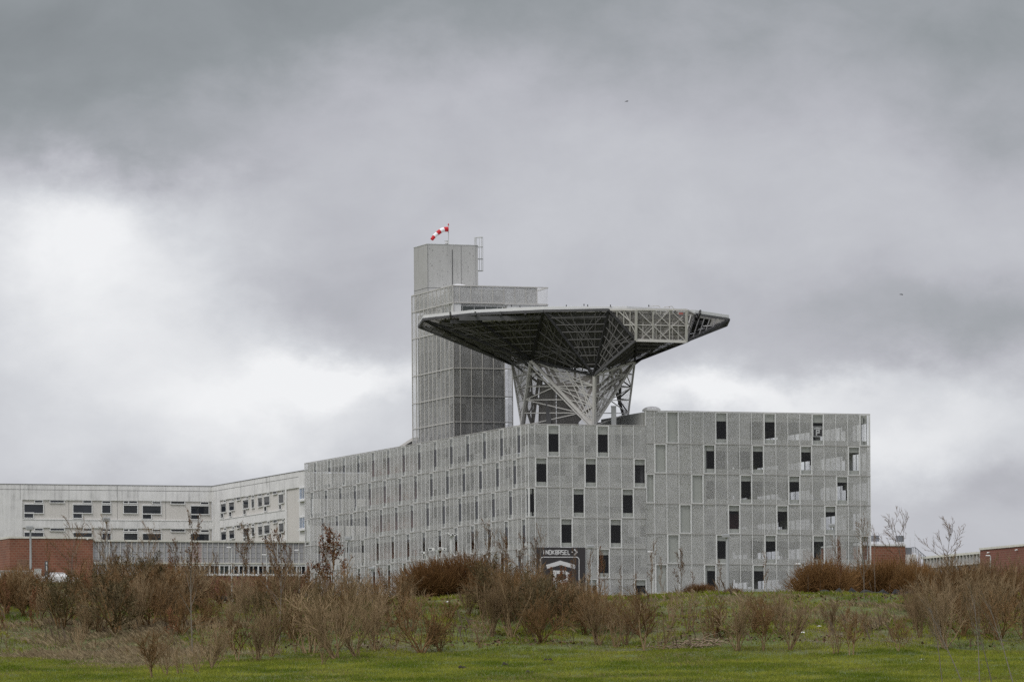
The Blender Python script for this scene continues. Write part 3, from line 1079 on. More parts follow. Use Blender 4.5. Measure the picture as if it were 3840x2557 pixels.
# pale fascia all round and the open safety net between it and the deck
ed, nt, rd = MB(), MB(), MB()
for i in range(len(rim)):
    j = (i + 1) % len(rim)
    a, c = rl[i], rl[j]
    ai, ci = L_(inset(rim[i], .985, 0)), L_(inset(rim[j], .985, 0))
    ed.hexa([ai + [0, 0, -.42], ci + [0, 0, -.42], c + [0, 0, -.30], a + [0, 0, -.30], ai + [0, 0, 0], ci + [0, 0, 0], c + [0, 0, -.02], a + [0, 0, -.02]])
    ad, cd2 = L_(inset(rim[i], .881, -.2)), L_(inset(rim[j], .881, -.2))
    nt.face([ai + [0, 0, -.2], ci + [0, 0, -.2], cd2, ad])
    n = max(2, int(np.linalg.norm(c - a) / 1.3))
    for k in range(n):
        rd.bar(ai + (ci - ai) * k / n + [0, 0, -.3], ad + (cd2 - ad) * k / n + [0, 0, -.1], .11, .16)
    rd.bar(ad + [0, 0, -.12], cd2 + [0, 0, -.12], .18, .3)
ed.build('rim_fascia', WHITE, heli)
nt.build('safety_net', m_mesh('pale_net', (0.30, 0.30, 0.29), 0.05, 0.05, 0.40, 9.0, 0), heli)
rd.build('net_brackets', PALE, heli)
# hull nodes
U = lambda x, y, Y: L_(at(*c1(x, y), Y))
dn = np.array([0, 0, -0.45])
R0, R1_, R2_, A1n, A2n, T3, R6 = rl[0] + dn, rl[1] + dn, rl[2] + dn, rl[3] + dn, rl[4] + dn, rl[5] + dn, rl[6] + dn
A2n = U(1418, 655, 512.6)
H1 = U(243, 795, 530.0)
N0, N1, N2, N3 = U(760, 1025, 525.0), U(890, 997, 519.5), U(1316, 1100, 515.2), U(1595, 1007, 521.5)
T1, T2 = U(1605, 655, 511.6), U(1945, 655, 512.4)
B1n, B2n = U(1602, 862, 512.4), U(1945, 872, 513.2)
FB, BL, BL2, BR = U(1312, 1445, 515.9), U(826, 1445, 522.0), U(900, 1445, 527.5), U(1540, 1445, 521.0)
N4, N5 = U(1400, 985, 532.0), U(960, 985, 532.0)     # back nodes
BB = U(1180, 1440, 530.0)
lerp = lambda a, c, t: a + (c - a) * t


def truss(edge_mb, bar_mb, A, Bp, C, n, we, wb, zig=True):
    """Chords round a triangle, then rungs parallel to BC with zigzag struts."""
    for a, c in ((A, Bp), (Bp, C), (C, A)):
        edge_mb.bar(a, c, we)
    for k in range(1, n):
        t = (k / n) ** .85
        bar_mb.bar(lerp(A, Bp, t), lerp(A, C, t), wb)
    if not zig:
        return
    for k in range(1, 5):
        bar_mb.bar(lerp(A, lerp(Bp, C, k / 5), .22 + .1 * (k % 2)), lerp(Bp, C, k / 5), wb * (1.15 if k == 2 else .8))
    for k in range(5):
        t0, t1 = .30 + .12 * k, .46 + .12 * k
        if t1 > 1:
            break
        bar_mb.bar(lerp(A, lerp(Bp, C, k / 5), t0), lerp(A, lerp(Bp, C, (k + 2) / 5 if k < 4 else .9), min(1, t1 + .25)), wb * .7)
        bar_mb.bar(lerp(A, lerp(Bp, C, 1 - k / 5), t0), lerp(A, lerp(Bp, C, max(0, .6 - k / 5)), min(1, t1 + .25)), wb * .7)


de, db = MB(), MB()
hull = [(N1, R2_, A1n, 6), (N1, R1_, R2_, 6), (N0, R0, R1_, 6), (N0, R1_, N1, 5), (N2, A1n, N1, 6), (N2, A1n, A2n, 7), (N2, A2n, B1n, 6)]
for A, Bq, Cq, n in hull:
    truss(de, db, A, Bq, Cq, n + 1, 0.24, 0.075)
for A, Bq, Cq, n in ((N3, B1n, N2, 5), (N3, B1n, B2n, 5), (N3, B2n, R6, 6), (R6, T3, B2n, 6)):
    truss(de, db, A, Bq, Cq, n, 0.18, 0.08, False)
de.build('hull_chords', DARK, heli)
db.build('hull_struts', m_plain('strut_grey', (0.13, 0.127, 0.124), 0.6), heli)
for A, Bq, Cq, n in ((N3, B1n, N2, 5), (N3, B1n, B2n, 5), (N3, B2n, R6, 6)):
    c0 = (A + Bq + Cq) / 3
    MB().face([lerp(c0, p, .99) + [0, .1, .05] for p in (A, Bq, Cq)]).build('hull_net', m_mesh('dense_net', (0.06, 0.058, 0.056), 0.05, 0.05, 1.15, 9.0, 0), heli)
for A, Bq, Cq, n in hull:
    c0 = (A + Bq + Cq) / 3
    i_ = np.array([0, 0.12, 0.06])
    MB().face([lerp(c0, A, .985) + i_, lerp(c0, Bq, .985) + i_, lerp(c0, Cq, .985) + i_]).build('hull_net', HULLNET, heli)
# back of the hull, closing it from behind
bk = MB()
R7, R8, R9 = rl[7] + dn, rl[8] + dn, rl[9] + dn
for tri in ((N3, R6, R7), (N4, R7, R8), (N3, R7, N4), (N4, R8, R9), (N5, N4, R9), (N5, R9, R0), (N0, R0, N5)):
    bk.face(tri)
bk.build('hull_back', HULLNET, heli)
bs = MB()
for A, Bq, Cq in ((N3, R6, R7), (N4, R7, R8), (N4, R8, R9), (N5, R9, R0), (N0, R0, N5)):
    truss(bs, bs, A, Bq, Cq, 5, 0.2, 0.12)
bs.build('rear_truss', DARK, heli)
# white bay that projects on the right
we_, wb_ = MB(), MB()
for a, c, t in ((A2n, T1, .16), (T1, T2, .16), (T2, T3, .14), (A2n, B1n, .24), (B1n, B2n, .26), (B2n, T3, .18), (T1, B1n, .26), (T2, B2n, .24)):
    we_.bar(a, c, t)
for k in (1, 2):
    we_.bar(lerp(T1, T2, k / 3), lerp(B1n, B2n, k / 3), 0.12)
for k in range(3):
    wb_.bar(lerp(T1, T2, k / 3), lerp(lerp(T1, B1n, .5), lerp(T2, B2n, .5), (k + 1) / 3), 0.07)
    wb_.bar(lerp(lerp(T1, B1n, .5), lerp(T2, B2n, .5), k / 3), lerp(B1n, B2n, (k + 1) / 3), 0.07)
wb_.bar(lerp(T1, B1n, .5), lerp(T2, B2n, .5), 0.08)
for t in (.3, .55, .78):
    wb_.bar(lerp(A2n, T1, t), lerp(A2n, B1n, t), 0.1)
wb_.bar(lerp(A2n, T1, .3), lerp(T1, B1n, .55), 0.1)
wb_.bar(lerp(A2n, T1, .55), lerp(T1, B1n, .8), 0.08)
wb_.bar(lerp(A2n, B1n, .5), lerp(T1, B1n, .5), 0.08)
wb_.bar(lerp(T2, T3, .6), lerp(T2, B2n, .7), 0.08)
wb_.bar(lerp(B2n, T3, .5), lerp(T2, B2n, .3), 0.07)
we_.build('bay_frame', PALE, heli)
wb_.build('bay_struts', PALE, heli)
NET2 = m_mesh('bay_net', (0.42, 0.40, 0.38), 0.05, 0.05, 0.38, 9.0, 0)
for poly in ((A2n, T1, B1n), (T1, T2, B2n, B1n), (T2, T3, B2n)):
    c0 = sum(poly) / len(poly)
    MB().face([lerp(c0, p, .985) + [0, 0.1, 0] for p in poly]).build('bay_net', NET2, heli)
# stairs and landings inside the bay
stb = MB()
rng = random.Random(4)
for k in range(3):
    y0 = 514.3 + k * 0.8
    a, c = L_(at(*c1(1640, 850 - k * 30), y0)), L_(at(*c1(1840, 650), y0))
    stb.bar(a, c, 0.16, 0.10)
    a, c = L_(at(*c1(1760, 850 - k * 20), y0)), L_(at(*c1(1920, 700 + k * 10), y0))
    stb.bar(a, c, 0.12, 0.10)
for yy in (690, 715, 740, 775, 805, 830):
    stb.bar(U(1625, yy, 515.0), U(1925, yy + 6, 515.6), 0.10, 0.06)
for xx in (1650, 1725, 1740, 1770, 1850, 1890):
    stb.bar(U(xx, 660, 514.8), U(xx, 862, 514.8), 0.10)
stb.build('bay_stairs', PALE, heli)
MB().box(*sum([[a, c] for a, c in zip(U(1888, 715, 516.0), U(1922, 677, 516.4))], [])).build('red_box', m_plain('red_paint', (0.42, 0.06, 0.05), 0.5), heli)
MB().box(*sum([[a, c] for a, c in zip(U(1858, 712, 516.0), U(1876, 668, 516.4))], [])).build('grey_cabinet', ROOFG, heli)
rl_ = MB()
for seg_ in (((1690, 632), (1755, 629)), ((1755, 627), (1775, 648)), ((1785, 640), (1848, 632)), ((1848, 632), (1862, 650)), ((1690, 630), (1690, 645)), ((1800, 638), (1800, 655)), ((1830, 634), (1830, 652))):
    rl_.bar(U(*seg_[0], 516.0), U(*seg_[1], 516.0), 0.07)
rl_.build('stair_rail', PALE, heli)
# steelwork inside the bowl
inn = MB()
for k in range(-5, 6):
    x = 6.4 + k * 2.4
    inn.bar(L_((x, 513.5, DZ - 0.55)), L_((x, 535.5, DZ - 0.55)), 0.16, 0.34)
for k in range(6):
    y = 514.5 + k * 3.6
    wdt = 13.2 - abs(y - 523.5) * 0.25
    inn.bar(L_((6.2 - wdt, y, DZ - 0.95)), L_((6.2 + wdt, y, DZ - 0.95)), 0.2, 0.4)
for k in range(7):
    a = math.pi * (0.05 + 0.9 * k / 6)
    inn.bar(L_((6.4 + 2.6 * math.cos(a), 522 - 1.5 * math.sin(a), DZ - 7.4)), L_((6.4 + 11.0 * math.cos(a), 524 - 9 * math.sin(a), DZ - 1.1)), 0.22)
    inn.bar(L_((6.4 + 11.0 * math.cos(a), 524 - 9 * math.sin(a), DZ - 1.1)), L_((6.4 + 11.0 * math.cos(a + .45), 524 - 9 * math.sin(a + .45), DZ - 1.1)), 0.18)
    inn.bar(L_((6.4 + 6.5 * math.cos(a), 523 - 5 * math.sin(a), DZ - 4.0)), L_((6.4 + 6.5 * math.cos(a + .45), 523 - 5 * math.sin(a + .45), DZ - 4.0)), 0.14)
    inn.bar(L_((6.4 + 6.5 * math.cos(a), 523 - 5 * math.sin(a), DZ - 4.0)), L_((6.4 + 6.5 * math.cos(a), 523 - 5 * math.sin(a), DZ - .9)), 0.12)
inn.build('inner_frame', DARK, heli)
shell = MB()  # added dark shell imitating the shade inside the bowl
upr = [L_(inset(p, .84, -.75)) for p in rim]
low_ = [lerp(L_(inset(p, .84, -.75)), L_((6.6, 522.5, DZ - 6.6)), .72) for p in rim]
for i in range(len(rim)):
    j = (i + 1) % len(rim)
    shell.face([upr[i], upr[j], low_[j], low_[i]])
shell.build('bowl_shade_shell', SOFFIT, heli)
pan = MB()
for (x0, x1, y0, y1, Y) in ((560, 962, 712, 742, 516.2), (1075, 1400, 698, 722, 515.5)):
    a, c = U(x0, y1, Y), U(x1, y0, Y)
    pan.bar((a[0], a[1], (a[2] + c[2]) / 2), (c[0], c[1] - .3, (a[2] + c[2]) / 2 + .1), 0.15, 0.22)
a, c = U(1085, 695, 515.8), U(1405, 662, 515.8)
pan.box(a[0], c[0], a[1], a[1] + 0.1, a[2], c[2])
pan.build('service_duct', PALE, heli)
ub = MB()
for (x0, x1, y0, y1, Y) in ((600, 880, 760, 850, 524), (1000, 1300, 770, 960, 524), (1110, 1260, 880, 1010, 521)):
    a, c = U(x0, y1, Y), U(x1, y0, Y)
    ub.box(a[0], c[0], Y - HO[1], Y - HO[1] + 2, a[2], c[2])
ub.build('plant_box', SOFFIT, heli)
# neck below the bowl
ne, nb_ = MB(), MB()
for a, c, t in ((N0, N1, .2), (N1, N2, .24), (N2, N3, .24), (N1, FB, .28), (N1, BL, .28), (N0, BL, .16), (N3, FB, .26), (N3, BR, .20), (N2, FB, .22)):
    ne.bar(a, c, t)
ne.bar(N2 + [0.18, 0.1, 0], FB + [0.18, 0.1, 0], .14)
ne.bar(N1 + [-.25, .1, -.3], FB + [-.25, .1, -.1], .12)
ne.bar(N1 + [.25, .1, .1], BL + [.25, .1, 0], .12)
ne.build('neck_chords', PALE, heli)


def web(mb, A, Bq, C, n, wd):
    """Fan and rungs inside a panel A-B-C (apex A)."""
    for k in range(1, n):
        mb.bar(lerp(A, Bq, k / n), lerp(A, C, k / n), wd)
    for k in range(n - 1):
        s_ = k % 2
        mb.bar(lerp(A, (Bq, C)[s_], (k + 1) / n), lerp(A, (C, Bq)[s_], (k + 2) / n), wd)


web(nb_, FB, N1, N2, 5, .09)
web(nb_, FB, N2, N3, 5, .09)
web(nb_, BL, N0, N1, 5, .07)
web(nb_, N1, BL, FB, 5, .09)
web(nb_, N3, FB, BR, 5, .08)
for t in (.33, .55, .75):
    nb_.bar(lerp(N1, N2, t), lerp(N2, FB, .25 + t * .7), .08)
    nb_.bar(lerp(N1, N2, t), FB, .10 if t > .5 else .07)
    nb_.bar(lerp(N3, N2, t), FB, .08)
    nb_.bar(lerp(N3, N2, t), lerp(N3, FB, t), .07)
    nb_.bar(lerp(N0, N1, t), lerp(BL, N0, .1 + .5 * t), .06)
nb_.build('neck_struts', PALE, heli)
rb = MB()
for a, c, t in ((N5, BL2, .25), (N4, BB, .25), (N5, BB, .2), (N4, BR, .22), (N5, N4, .2), (N0, BL2, .2), (N3, BB, .2), (N1, BL2, .16)):
    rb.bar(a, c, t)
web(rb, BB, N5, N4, 5, .1)
web(rb, BR, N3, N4, 5, .1)
web(rb, BL2, N0, N5, 5, .1)
rb.tube([U(1150, 1195, 519.5), U(1320, 1090, 520.0)], .28, 10)
rb.tube([U(870, 1225, 522), U(1010, 1330, 521)], .3, 10)
for (x, y0, y1) in ((1345, 1100, 1420), (1500, 1060, 1300), (960, 1100, 1430)):
    rb.bar(U(x, y0, 523), U(x - 10, y1, 523), .3)
rb.build('rear_struts', m_plain('rear_grey', (0.13, 0.125, 0.12), 0.6), heli)
for poly in ((N1, N2, FB), (N2, N3, FB), (N0, N1, BL)):
    c0 = sum(poly) / 3
    MB().face([lerp(c0, p, .985) + [0, 0.14, 0] for p in poly]).build('neck_net', NETMESH, heli)
for poly in ((N5, N4, BB), (N3, N4, BR), (N0, N5, BL2), (N1, BL, FB)):
    c0 = sum(poly) / 3
    MB().face([lerp(c0, p, .985) for p in poly]).build('rear_net', REARNET, heli)
stc = MB()
xa, xb, xc_ = 955, 1062, 1212
zb, zt_ = U(1062, 1445, 519.0)[2], U(1062, 1168, 519.0)[2]
z = zb
while z < zt_:
    a, m_, c = U(xa, 1300, 521.5), U(xb, 1300, 519.0), U(xc_, 1300, 520.2)
    for p, q in ((a, m_), (m_, c)):
        pp, qq = np.array([p[0], p[1], z]), np.array([q[0], q[1], z])
        d = (qq - pp) / np.linalg.norm(qq - pp)
        nrm = np.array([d[1], -d[0], 0]) * 0.07
        stc.face([pp, qq, qq + nrm + [0, 0, .28], pp + nrm + [0, 0, .28]])
        stc.face([pp + nrm + [0, 0, .28], qq + nrm + [0, 0, .28], qq + [0, 0, .30], pp + [0, 0, .30]])
    z += 0.30
stc.build('stair_core', m_plain('louvre_grey', (0.20, 0.20, 0.20), 0.6), heli)
a = U(1009, 1300, 519.2)
MB().box(a[0] - .25, a[0] + .25, a[1], a[1] + .2, zb, zt_ - .4).build('core_dark_strip', DARK, heli)  # dark upright strip on the stair core's left face
for (x, y, Y) in ((1130, 628, 513), (1250, 622, 513), (1275, 626, 513), (1430, 627, 513), (757, 628, 519), (815, 632, 519), (1690, 628, 514)):
    p = U(x, y, Y)
    MB().tube([(p[0], p[1], p[2] - .1), (p[0], p[1], p[2] + .06), (p[0], p[1], p[2] + .10)], [.04, .05, .03], 8).build('deck_lamp', BLACK, heli)
a, c = U(1435, 1380, 518), U(1468, 1312, 518)
tc_ = thing('roof_cabinet', 'grey roof cabinet standing behind the concrete ramp wall under the helipad', 'cabinet', L_(HO) + HO)
tc_.location = tuple(np.array([(a[0] + c[0]) / 2, 518 - HO[1], a[2]]) + HO)
hw, hh = (c[0] - a[0]) / 2, c[2] - a[2]
MB().box(-hw, hw, -.3, .3, -1.5, hh).build('body', GALV, tc_)
MB().box(-hw - .04, hw + .04, -.34, .34, hh, hh + .06).build('lid', WHITE, tc_)

# ------------------------------------------------------------------ hospital on the left
c4 = lambda x, y: (x / 1.96, 1700 + y / 1.96)
hc = at(795, 1823, 690.0)
FH = Frame((hc[0], hc[1], BASE), PHI)
hosp = thing('hospital_wing', 'pale stained concrete hospital building with two rows of dark windows, left of the garage', 'building', FH.o, PHI)
HZT = FH.hit_y(795, 1823)[2]
hz = lambda y, x=900: FH.hit_y(*c4(x, y))[2]
zs1, zb1, zs2, zb2 = hz(347), hz(486), hz(549), hz(690)
zcop = hz(272)
xe = FH.hit_y(*c4(165, 400))[0]
yw0 = FH.hit_x(*c4(1615, 400))[1]
yw1 = FH.hit_x(*c4(2093, 300))[1]
yw2 = FH.hit_x(*c4(2196, 300))[1]
yw3 = FH.hit_x(*c4(2300, 300))[1]
MB().box(-60, 0, 0.15, 16, 0, HZT - 0.5).box(0.15, 16, yw3, 0.15, 0, HZT - 0.5).build('wall', CONC_TAN, hosp)
wm = MB()
wm.box(-60, 0.0, 0.0, 0.14, zs1, zcop - 0.03)
wm.box(-60, 0.0, 0.0, 0.14, zcop + 0.03, HZT)
wm.box(xe, 0.0, 0.0, 0.14, zs2, zb1 - 0.0)
wm.box(xe, 0.0, 0.0, 0.14, 0, zb2)
wm.box(-60, xe, 0.0, 0.14, 0, zs1 - .002)
wm.box(0.0, 0.14, yw2, -0.002, zs1, zcop - 0.03)
wm.box(0.0, 0.14, yw2, -0.002, zcop + 0.03, HZT)
wm.box(0.0, 0.14, yw1, yw0, zs2, zb1)
wm.box(0.0, 0.14, yw1, yw0, 0, zb2)
wm.box(0.0, 0.14, yw0, -0.002, 0, zs1 - .002)
wm.box(0.0, 0.14, yw1 - 0.6, yw1, 0, zs1 - .002)
wm.box(0.02, 0.14, yw3, yw2, 0, HZT - 0.02)
wm.build('spandrel', CONC_WHITE, hosp)
rc = MB().box(1.2, 1.4, yw2, yw1 - 0.6, 0, zs1 - 0.1)
rc.build('recessed_wall', m_concrete('weathered_concrete', (0.47, 0.46, 0.445), 0.2), hosp)
jn = MB()
for x in (150, 508, 865, 1220):
    X = FH.hit_y(*c4(x, 400))[0]
    jn.box(X - 0.02, X + 0.02, -0.004, 0.012, zs1, HZT)
    jn.box(X - 0.02, X + 0.02, 0.142, 0.158, zb1, zs1)
for x in (1770, 1873, 1982, 2093):
    Yv = FH.hit_x(*c4(x, 300))[1]
    jn.box(-0.004, 0.012, Yv - 0.02, Yv + 0.02, zs1, HZT)
jn.box(-60, 0, -0.05, 0.10, HZT + 0.001, HZT + 0.06).box(-0.05, 0.10, yw3, -0.06, HZT + 0.001, HZT + 0.06)
jn.box(-60, 0, 0.03, 0.13, zcop - 0.03, zcop + 0.03).box(0.03, 0.13, yw2, -0.01, zcop - 0.03, zcop + 0.03)
jn.build('joint', m_plain('joint_dirt', (0.16, 0.16, 0.155), 0.9), hosp)
sl_ = MB().box(xe, 0.0, -0.05, -0.002, zb1 - 0.10, zb1 - 0.01).box(-0.05, -0.002, yw1, yw0, zb1 - 0.10, zb1 - 0.01)
sl_.build('sill', WHITE, hosp)


def hwin(x0, x1, y0, y1, wing=False, dz=0.0):
    """One window from its corners in the photo; dz drops it to a lower storey."""
    if wing:
        p, q = FH.hit_x(*c4(x0, y1)), FH.hit_x(*c4(x1, y0))
        zc = FH.hit_x(*c4(x0, y0))[2]
        a, c = q[1], p[1]
        z0, z1 = p[2], zc
        M = lambda u, d, z: (0.14 + d, u, z)
    else:
        p, q = FH.hit_y(*c4(x0, y1)), FH.hit_y(*c4(x1, y0))
        a, c, z0, z1 = p[0], q[0], p[2], q[2]
        M = lambda u, d, z: (u, 0.14 + d, z)
    z0 += dz
    z1 += dz
    f, t = MB(), 0.09
    mbox(f, M, a - t, a, -0.10, 0.0, z0, z1)
    mbox(f, M, c, c + t, -0.10, 0.0, z0, z1)
    mbox(f, M, a - t, c + t, -0.12, 0.0, z1, z1 + t * 1.5)
    mbox(f, M, a - t, c + t, -0.14, 0.0, z0 - t * 1.1, z0)
    wv = f.build('window', WHITE, hosp)
    MB().face([M(a, -0.03, z0), M(c, -0.03, z0), M(c, -0.03, z1), M(a, -0.03, z1)]).build('pane', DGLASS, wv)


stor = hz(347) - hz(552)
WL = [(180, 318, 375, 435), (257, 313, 345, 358), (180, 245, 440, 470), (370, 470, 345, 358), (540, 675, 378, 435), (613, 672, 347, 360), (540, 603, 442, 472),
      (752, 813, 380, 436), (753, 812, 350, 362), (911, 1010, 382, 437), (911, 942, 350, 363), (950, 1007, 350, 363), (1050, 1183, 385, 440), (1123, 1180, 355, 366),
      (1050, 1112, 448, 478), (1258, 1357, 352, 367), (1405, 1535, 387, 443), (1477, 1533, 358, 371), (1405, 1465, 452, 480)]
WR = [(1620, 1657, 373, 432), (1643, 1657, 345, 357), (1620, 1638, 442, 472), (1680, 1717, 362, 420), (1703, 1717, 335, 347), (1680, 1697, 432, 462), (1735, 1762, 323, 341),
      (1783, 1822, 345, 405), (1808, 1822, 318, 330), (1785, 1803, 415, 447), (1845, 1864, 337, 398), (1847, 1864, 312, 324), (1893, 1923, 328, 390), (1893, 1920, 300, 312),
      (1937, 1977, 320, 380), (1960, 1976, 293, 305), (1937, 1955, 392, 422), (2003, 2030, 280, 297), (2045, 2080, 303, 365), (2070, 2082, 272, 287), (2047, 2063, 377, 407)]
for q in WL:
    hwin(*q)
    if q[3] < 446:
        hwin(*q, dz=-stor)
for q in WR:
    hwin(*q, wing=True)
    hwin(*q, wing=True, dz=-stor)
# bay at the wing's near end with narrow blue-edged windows
for (y0, y1) in ((258, 335), (472, 550)):
    p, q = FH.hit_x(*c4(2205, y1)), FH.hit_x(*c4(2250, y0))
    z0, z1 = p[2], FH.hit_x(*c4(2205, y0))[2]
    f = MB().box(-0.08, 0.018, q[1], p[1], z1, z1 + .15).box(-0.1, 0.018, q[1], p[1], z0 - .12, z0)
    for k in range(5):
        yv = p[1] + (q[1] - p[1]) * k / 4
        f.box(-0.08, 0.018, yv - .05, yv + .05, z0, z1)
    wv = f.build('window', WHITE, hosp)
    MB().face([(-0.02, p[1], z0), (-0.02, q[1], z0), (-0.02, q[1], z1), (-0.02, p[1], z1)]).build('pane', m_darkglass('blue_glass', (0.06, 0.10, 0.17)), wv)
    MB().box(-0.30, 0.018, q[1], p[1], z0 - .34, z0 - .125).build('sill', WHITE, hosp)

# ------------------------------------------------------------------ low buildings before the hospital
lc = at(1143, 2031, 592.0)
FL = Frame((lc[0], lc[1], BASE), PHI)
low = thing('link_building', 'low frosted-panel link building with a window strip below, in front of the hospital', 'building', FL.o, PHI)
lz_ = lambda px, py: FL.hit_y(px, py)[2]
zt0 = lz_(700, 2028)
zl1 = lz_(1000, 2112)
zw0, zw1 = lz_(1000, 2154), lz_(1000, 2119)
xl, xr = FL.hit_y(349, 2050)[0], FL.hit_y(1160, 2050)[0]
MB().box(xl, xr + 3, 0.3, 9, 0, zt0 - 0.12).build('core_wall', m_plain('core_pale', (0.40, 0.40, 0.41), 0.8), low)
MB().box(xl, xr + 3, -0.12, 9.1, zt0 - 0.11, zt0 + 0.08).box(xl, xr + 3, -0.10, 0.29, zl1 - 0.08, zl1 + 0.06).build('coping', CREAM, low)
pw = (xr - xl) / 40.0
x = xl
rng = random.Random(2)
while x < xr:
    pxm = 350 + (x - xl) / (xr - xl) * 800
    rosy = (510 < pxm < 545) or (590 < pxm < 745) or (1075 < pxm < 1110)
    MB().box(x + .04, x + 2 * pw - .04, 0.05, 0.12, zl1 + 0.07, zt0 - 0.12).build('frosted_panel', POLYP if rosy and rng.random() < .8 else POLY, low)
    x += 2 * pw
ml = MB()
for k in range(41):
    x = xl + pw * k
    ml.box(x - .035, x + .035, -0.06, 0.16, zl1 + 0.06, zt0 - 0.11)
for k in range(1, 4):
    z = zl1 + (zt0 - zl1) * k / 4
    ml.box(xl, xr, 0.02, 0.045, z - .015, z + .015)
ml.build('mullion', PALE, low)
x = FL.hit_y(640, 2135)[0]
k = 0
while x < xr:
    x2 = x + pw * 1.8
    f = MB().box(x, x + .09, -0.05, 0.2, zw0, zw1).box(x2 - .06, x2 - .002, -0.05, 0.2, zw0, zw1).box(x + .09, x2 - .06, -0.04, 0.2, zw0, zw0 + .09).box(x + .09, x2 - .06, -0.04, 0.2, zw1 - .09, zw1)
    f.box((x + x2) / 2 - .03, (x + x2) / 2 + .03, -0.04, 0.2, zw0 + .09, zw1 - .09)
    wv = f.build('window', WHITE, low)
    MB().face([(x, 0.1, zw0), (x2, 0.1, zw0), (x2, 0.1, zw1), (x, 0.1, zw1)]).build('pane', DGLASS if k % 5 else GGLASS, wv)
    x, k = x2, k + 1
MB().box(xl, xr + 3, 0.0, 0.29, 0, zw0 - 0.15).build('brick_base', BRICKD, low)
MB().box(xl, xr + 3, -0.08, 0.29, zw0 - 0.14, zw0 - 0.002).box(xl, xr + 3, -0.02, 0.29, zw1 + .002, zl1 - 0.09).build('sill', WHITE, low)

bx0, bx1 = FL.hit_y(36, 2050, -0.3)[0], FL.hit_y(348, 2050, -0.3)[0]
bt = FL.hit_y(200, 2019, -0.3)[2]
bl = thing('brick_block', 'red brick block with pale coping and lattice opening at the left edge', 'building', FL.o, PHI)
bb = MB().box(bx0, bx1, -0.3, 14, 0, bt)
bb.build('brick_wall', BRICK, bl)
MB().box(bx0 - .06, bx1 + .04, -0.38, 14.1, bt + .002, bt + .22).build('coping', CREAM, bl)
p, q = FL.hit_y(65, 2140, -0.31), FL.hit_y(111, 2096, -0.31)
lt = MB()
for k in range(11):
    x = p[0] + (q[0] - p[0]) * k / 10
    lt.box(x - .03, x + .03, -.36, -.325, p[2], q[2])
for k in range(9):
    z = p[2] + (q[2] - p[2]) * k / 8
    lt.box(p[0], q[0], -.358, -.327, z - .03, z + .03)
lt.build('lattice', m_plain('lattice_tan', (0.30, 0.17, 0.11), 0.9), bl)
MB().box(p[0], q[0], -.322, -.302, p[2], q[2]).build('lattice_backing', BLACK, bl)
MB().tube([FL.hit_y(327, 2021, -.4), FL.hit_y(329, 2021, -.55)], .08, 8).build('wall_lamp', WHITE, bl)

# ------------------------------------------------------------------ buildings on the right
rc_ = at(3266, 2046, 590.0)
FB1 = Frame((rc_[0], rc_[1], BASE), PHI)
rb1 = thing('brick_house', 'flat-roofed red brick block just right of the garage', 'building', FB1.o, PHI)
zt1 = rc_[2] - BASE
x1_ = FB1.hit_y(3395, 2050)[0]
MB().box(-3, x1_, 0, 12, 0, zt1).build('brick_wall', BRICK, rb1)
MB().box(-3.1, x1_ + .05, -.08, 12.1, zt1 + .002, zt1 + .2).build('coping', WHITE, rb1)
for lab, px in (('grey roof vent drum nearest the garage on the brick block', 3281), ('grey roof vent drum on the right end of the brick block roof', 3374)):
    p = FB1.hit_y(px, 2040, 2.5)
    v = thing('roof_vent', lab, 'roof vent', FB1.glob((p[0], 2.5, zt1 + .2)), PHI, 'roof vent drums')
    s_ = 590.0 / F
    MB().tube([(0, 0, 14 * s_), (0, 0, 34 * s_)], [16 * s_] * 2, 20).build('drum', ROOFG, v)
    fr_ = MB()
    for sx in (-1, 1):
        for sy in (-1, 1):
            fr_.bar((sx * 12 * s_, sy * 12 * s_, 0), (sx * 12 * s_, sy * 12 * s_, 14 * s_), .06)
        fr_.bar((sx * 12 * s_, -12 * s_, 7 * s_), (sx * 12 * s_, 12 * s_, 7 * s_), .05)
    fr_.bar((-12 * s_, -12 * s_, 7 * s_), (12 * s_, -12 * s_, 7 * s_), .05)
    fr_.build('frame', WHITE, v)
    MB().tube([(0, 0, 34 * s_ + .002), (0, 0, 35.5 * s_)], [16.5 * s_] * 2, 20).build('cap', ROOFG, v)
pl = at(3397, 2078, 600.0)
pt = thing('plant_room', 'small grey plant room with sloping stair rails beside the brick block', 'plant room', (pl[0], pl[1], BASE), PHI)
s_ = 600.0 / F
zp = pl[2] - BASE
MB().box(0, 24 * s_, 0, 2, zp, zp + 26 * s_).build('wall', ROOFG, pt)
MB().box(-.1, 40 * s_, -.2, 2.2, 0, zp - .002).build('base_wall', CONC_TAN, pt)
r_ = MB()
for k in range(9):
    a = np.array([26 * s_ + k * 6.5 * s_, 0, zp + 26 * s_ - max(0, k - 2) * 5.6 * s_])
    r_.bar(a, a - [0, 0, 20 * s_], .05)
r_.bar((24 * s_, 0, zp + 26.5 * s_), (39 * s_, 0, zp + 26.5 * s_), .06)
r_.bar((39 * s_, 0, zp + 26.5 * s_), (82 * s_, 0, zp - 8 * s_), .06)
r_.build('stair_rail', ROOFG, pt)
for lab, px, top in (('taller thin rooftop aerial behind the plant room', 3431, 1988), ('shorter thin rooftop aerial behind the plant room', 3413, 2012)):
    a, t_ = at(px, 2055, 640.0), at(px, top, 640.0)
    an = thing('aerial_mast', lab, 'antenna', (a[0], a[1], 17.2), 0, 'rooftop aerials')
    MB().tube([(0, 0, 0), (0, 0, t_[2] - 17.2)], [.05, .012], 5).build('rod', GALV, an)
    MB().box(-.15, .15, -.15, .15, 0, .3).build('foot', GALV, an)
rr = at(3682, 2070, 640.0)
FR2 = Frame((rr[0], rr[1], BASE), PHI)
zr = rr[2] - BASE
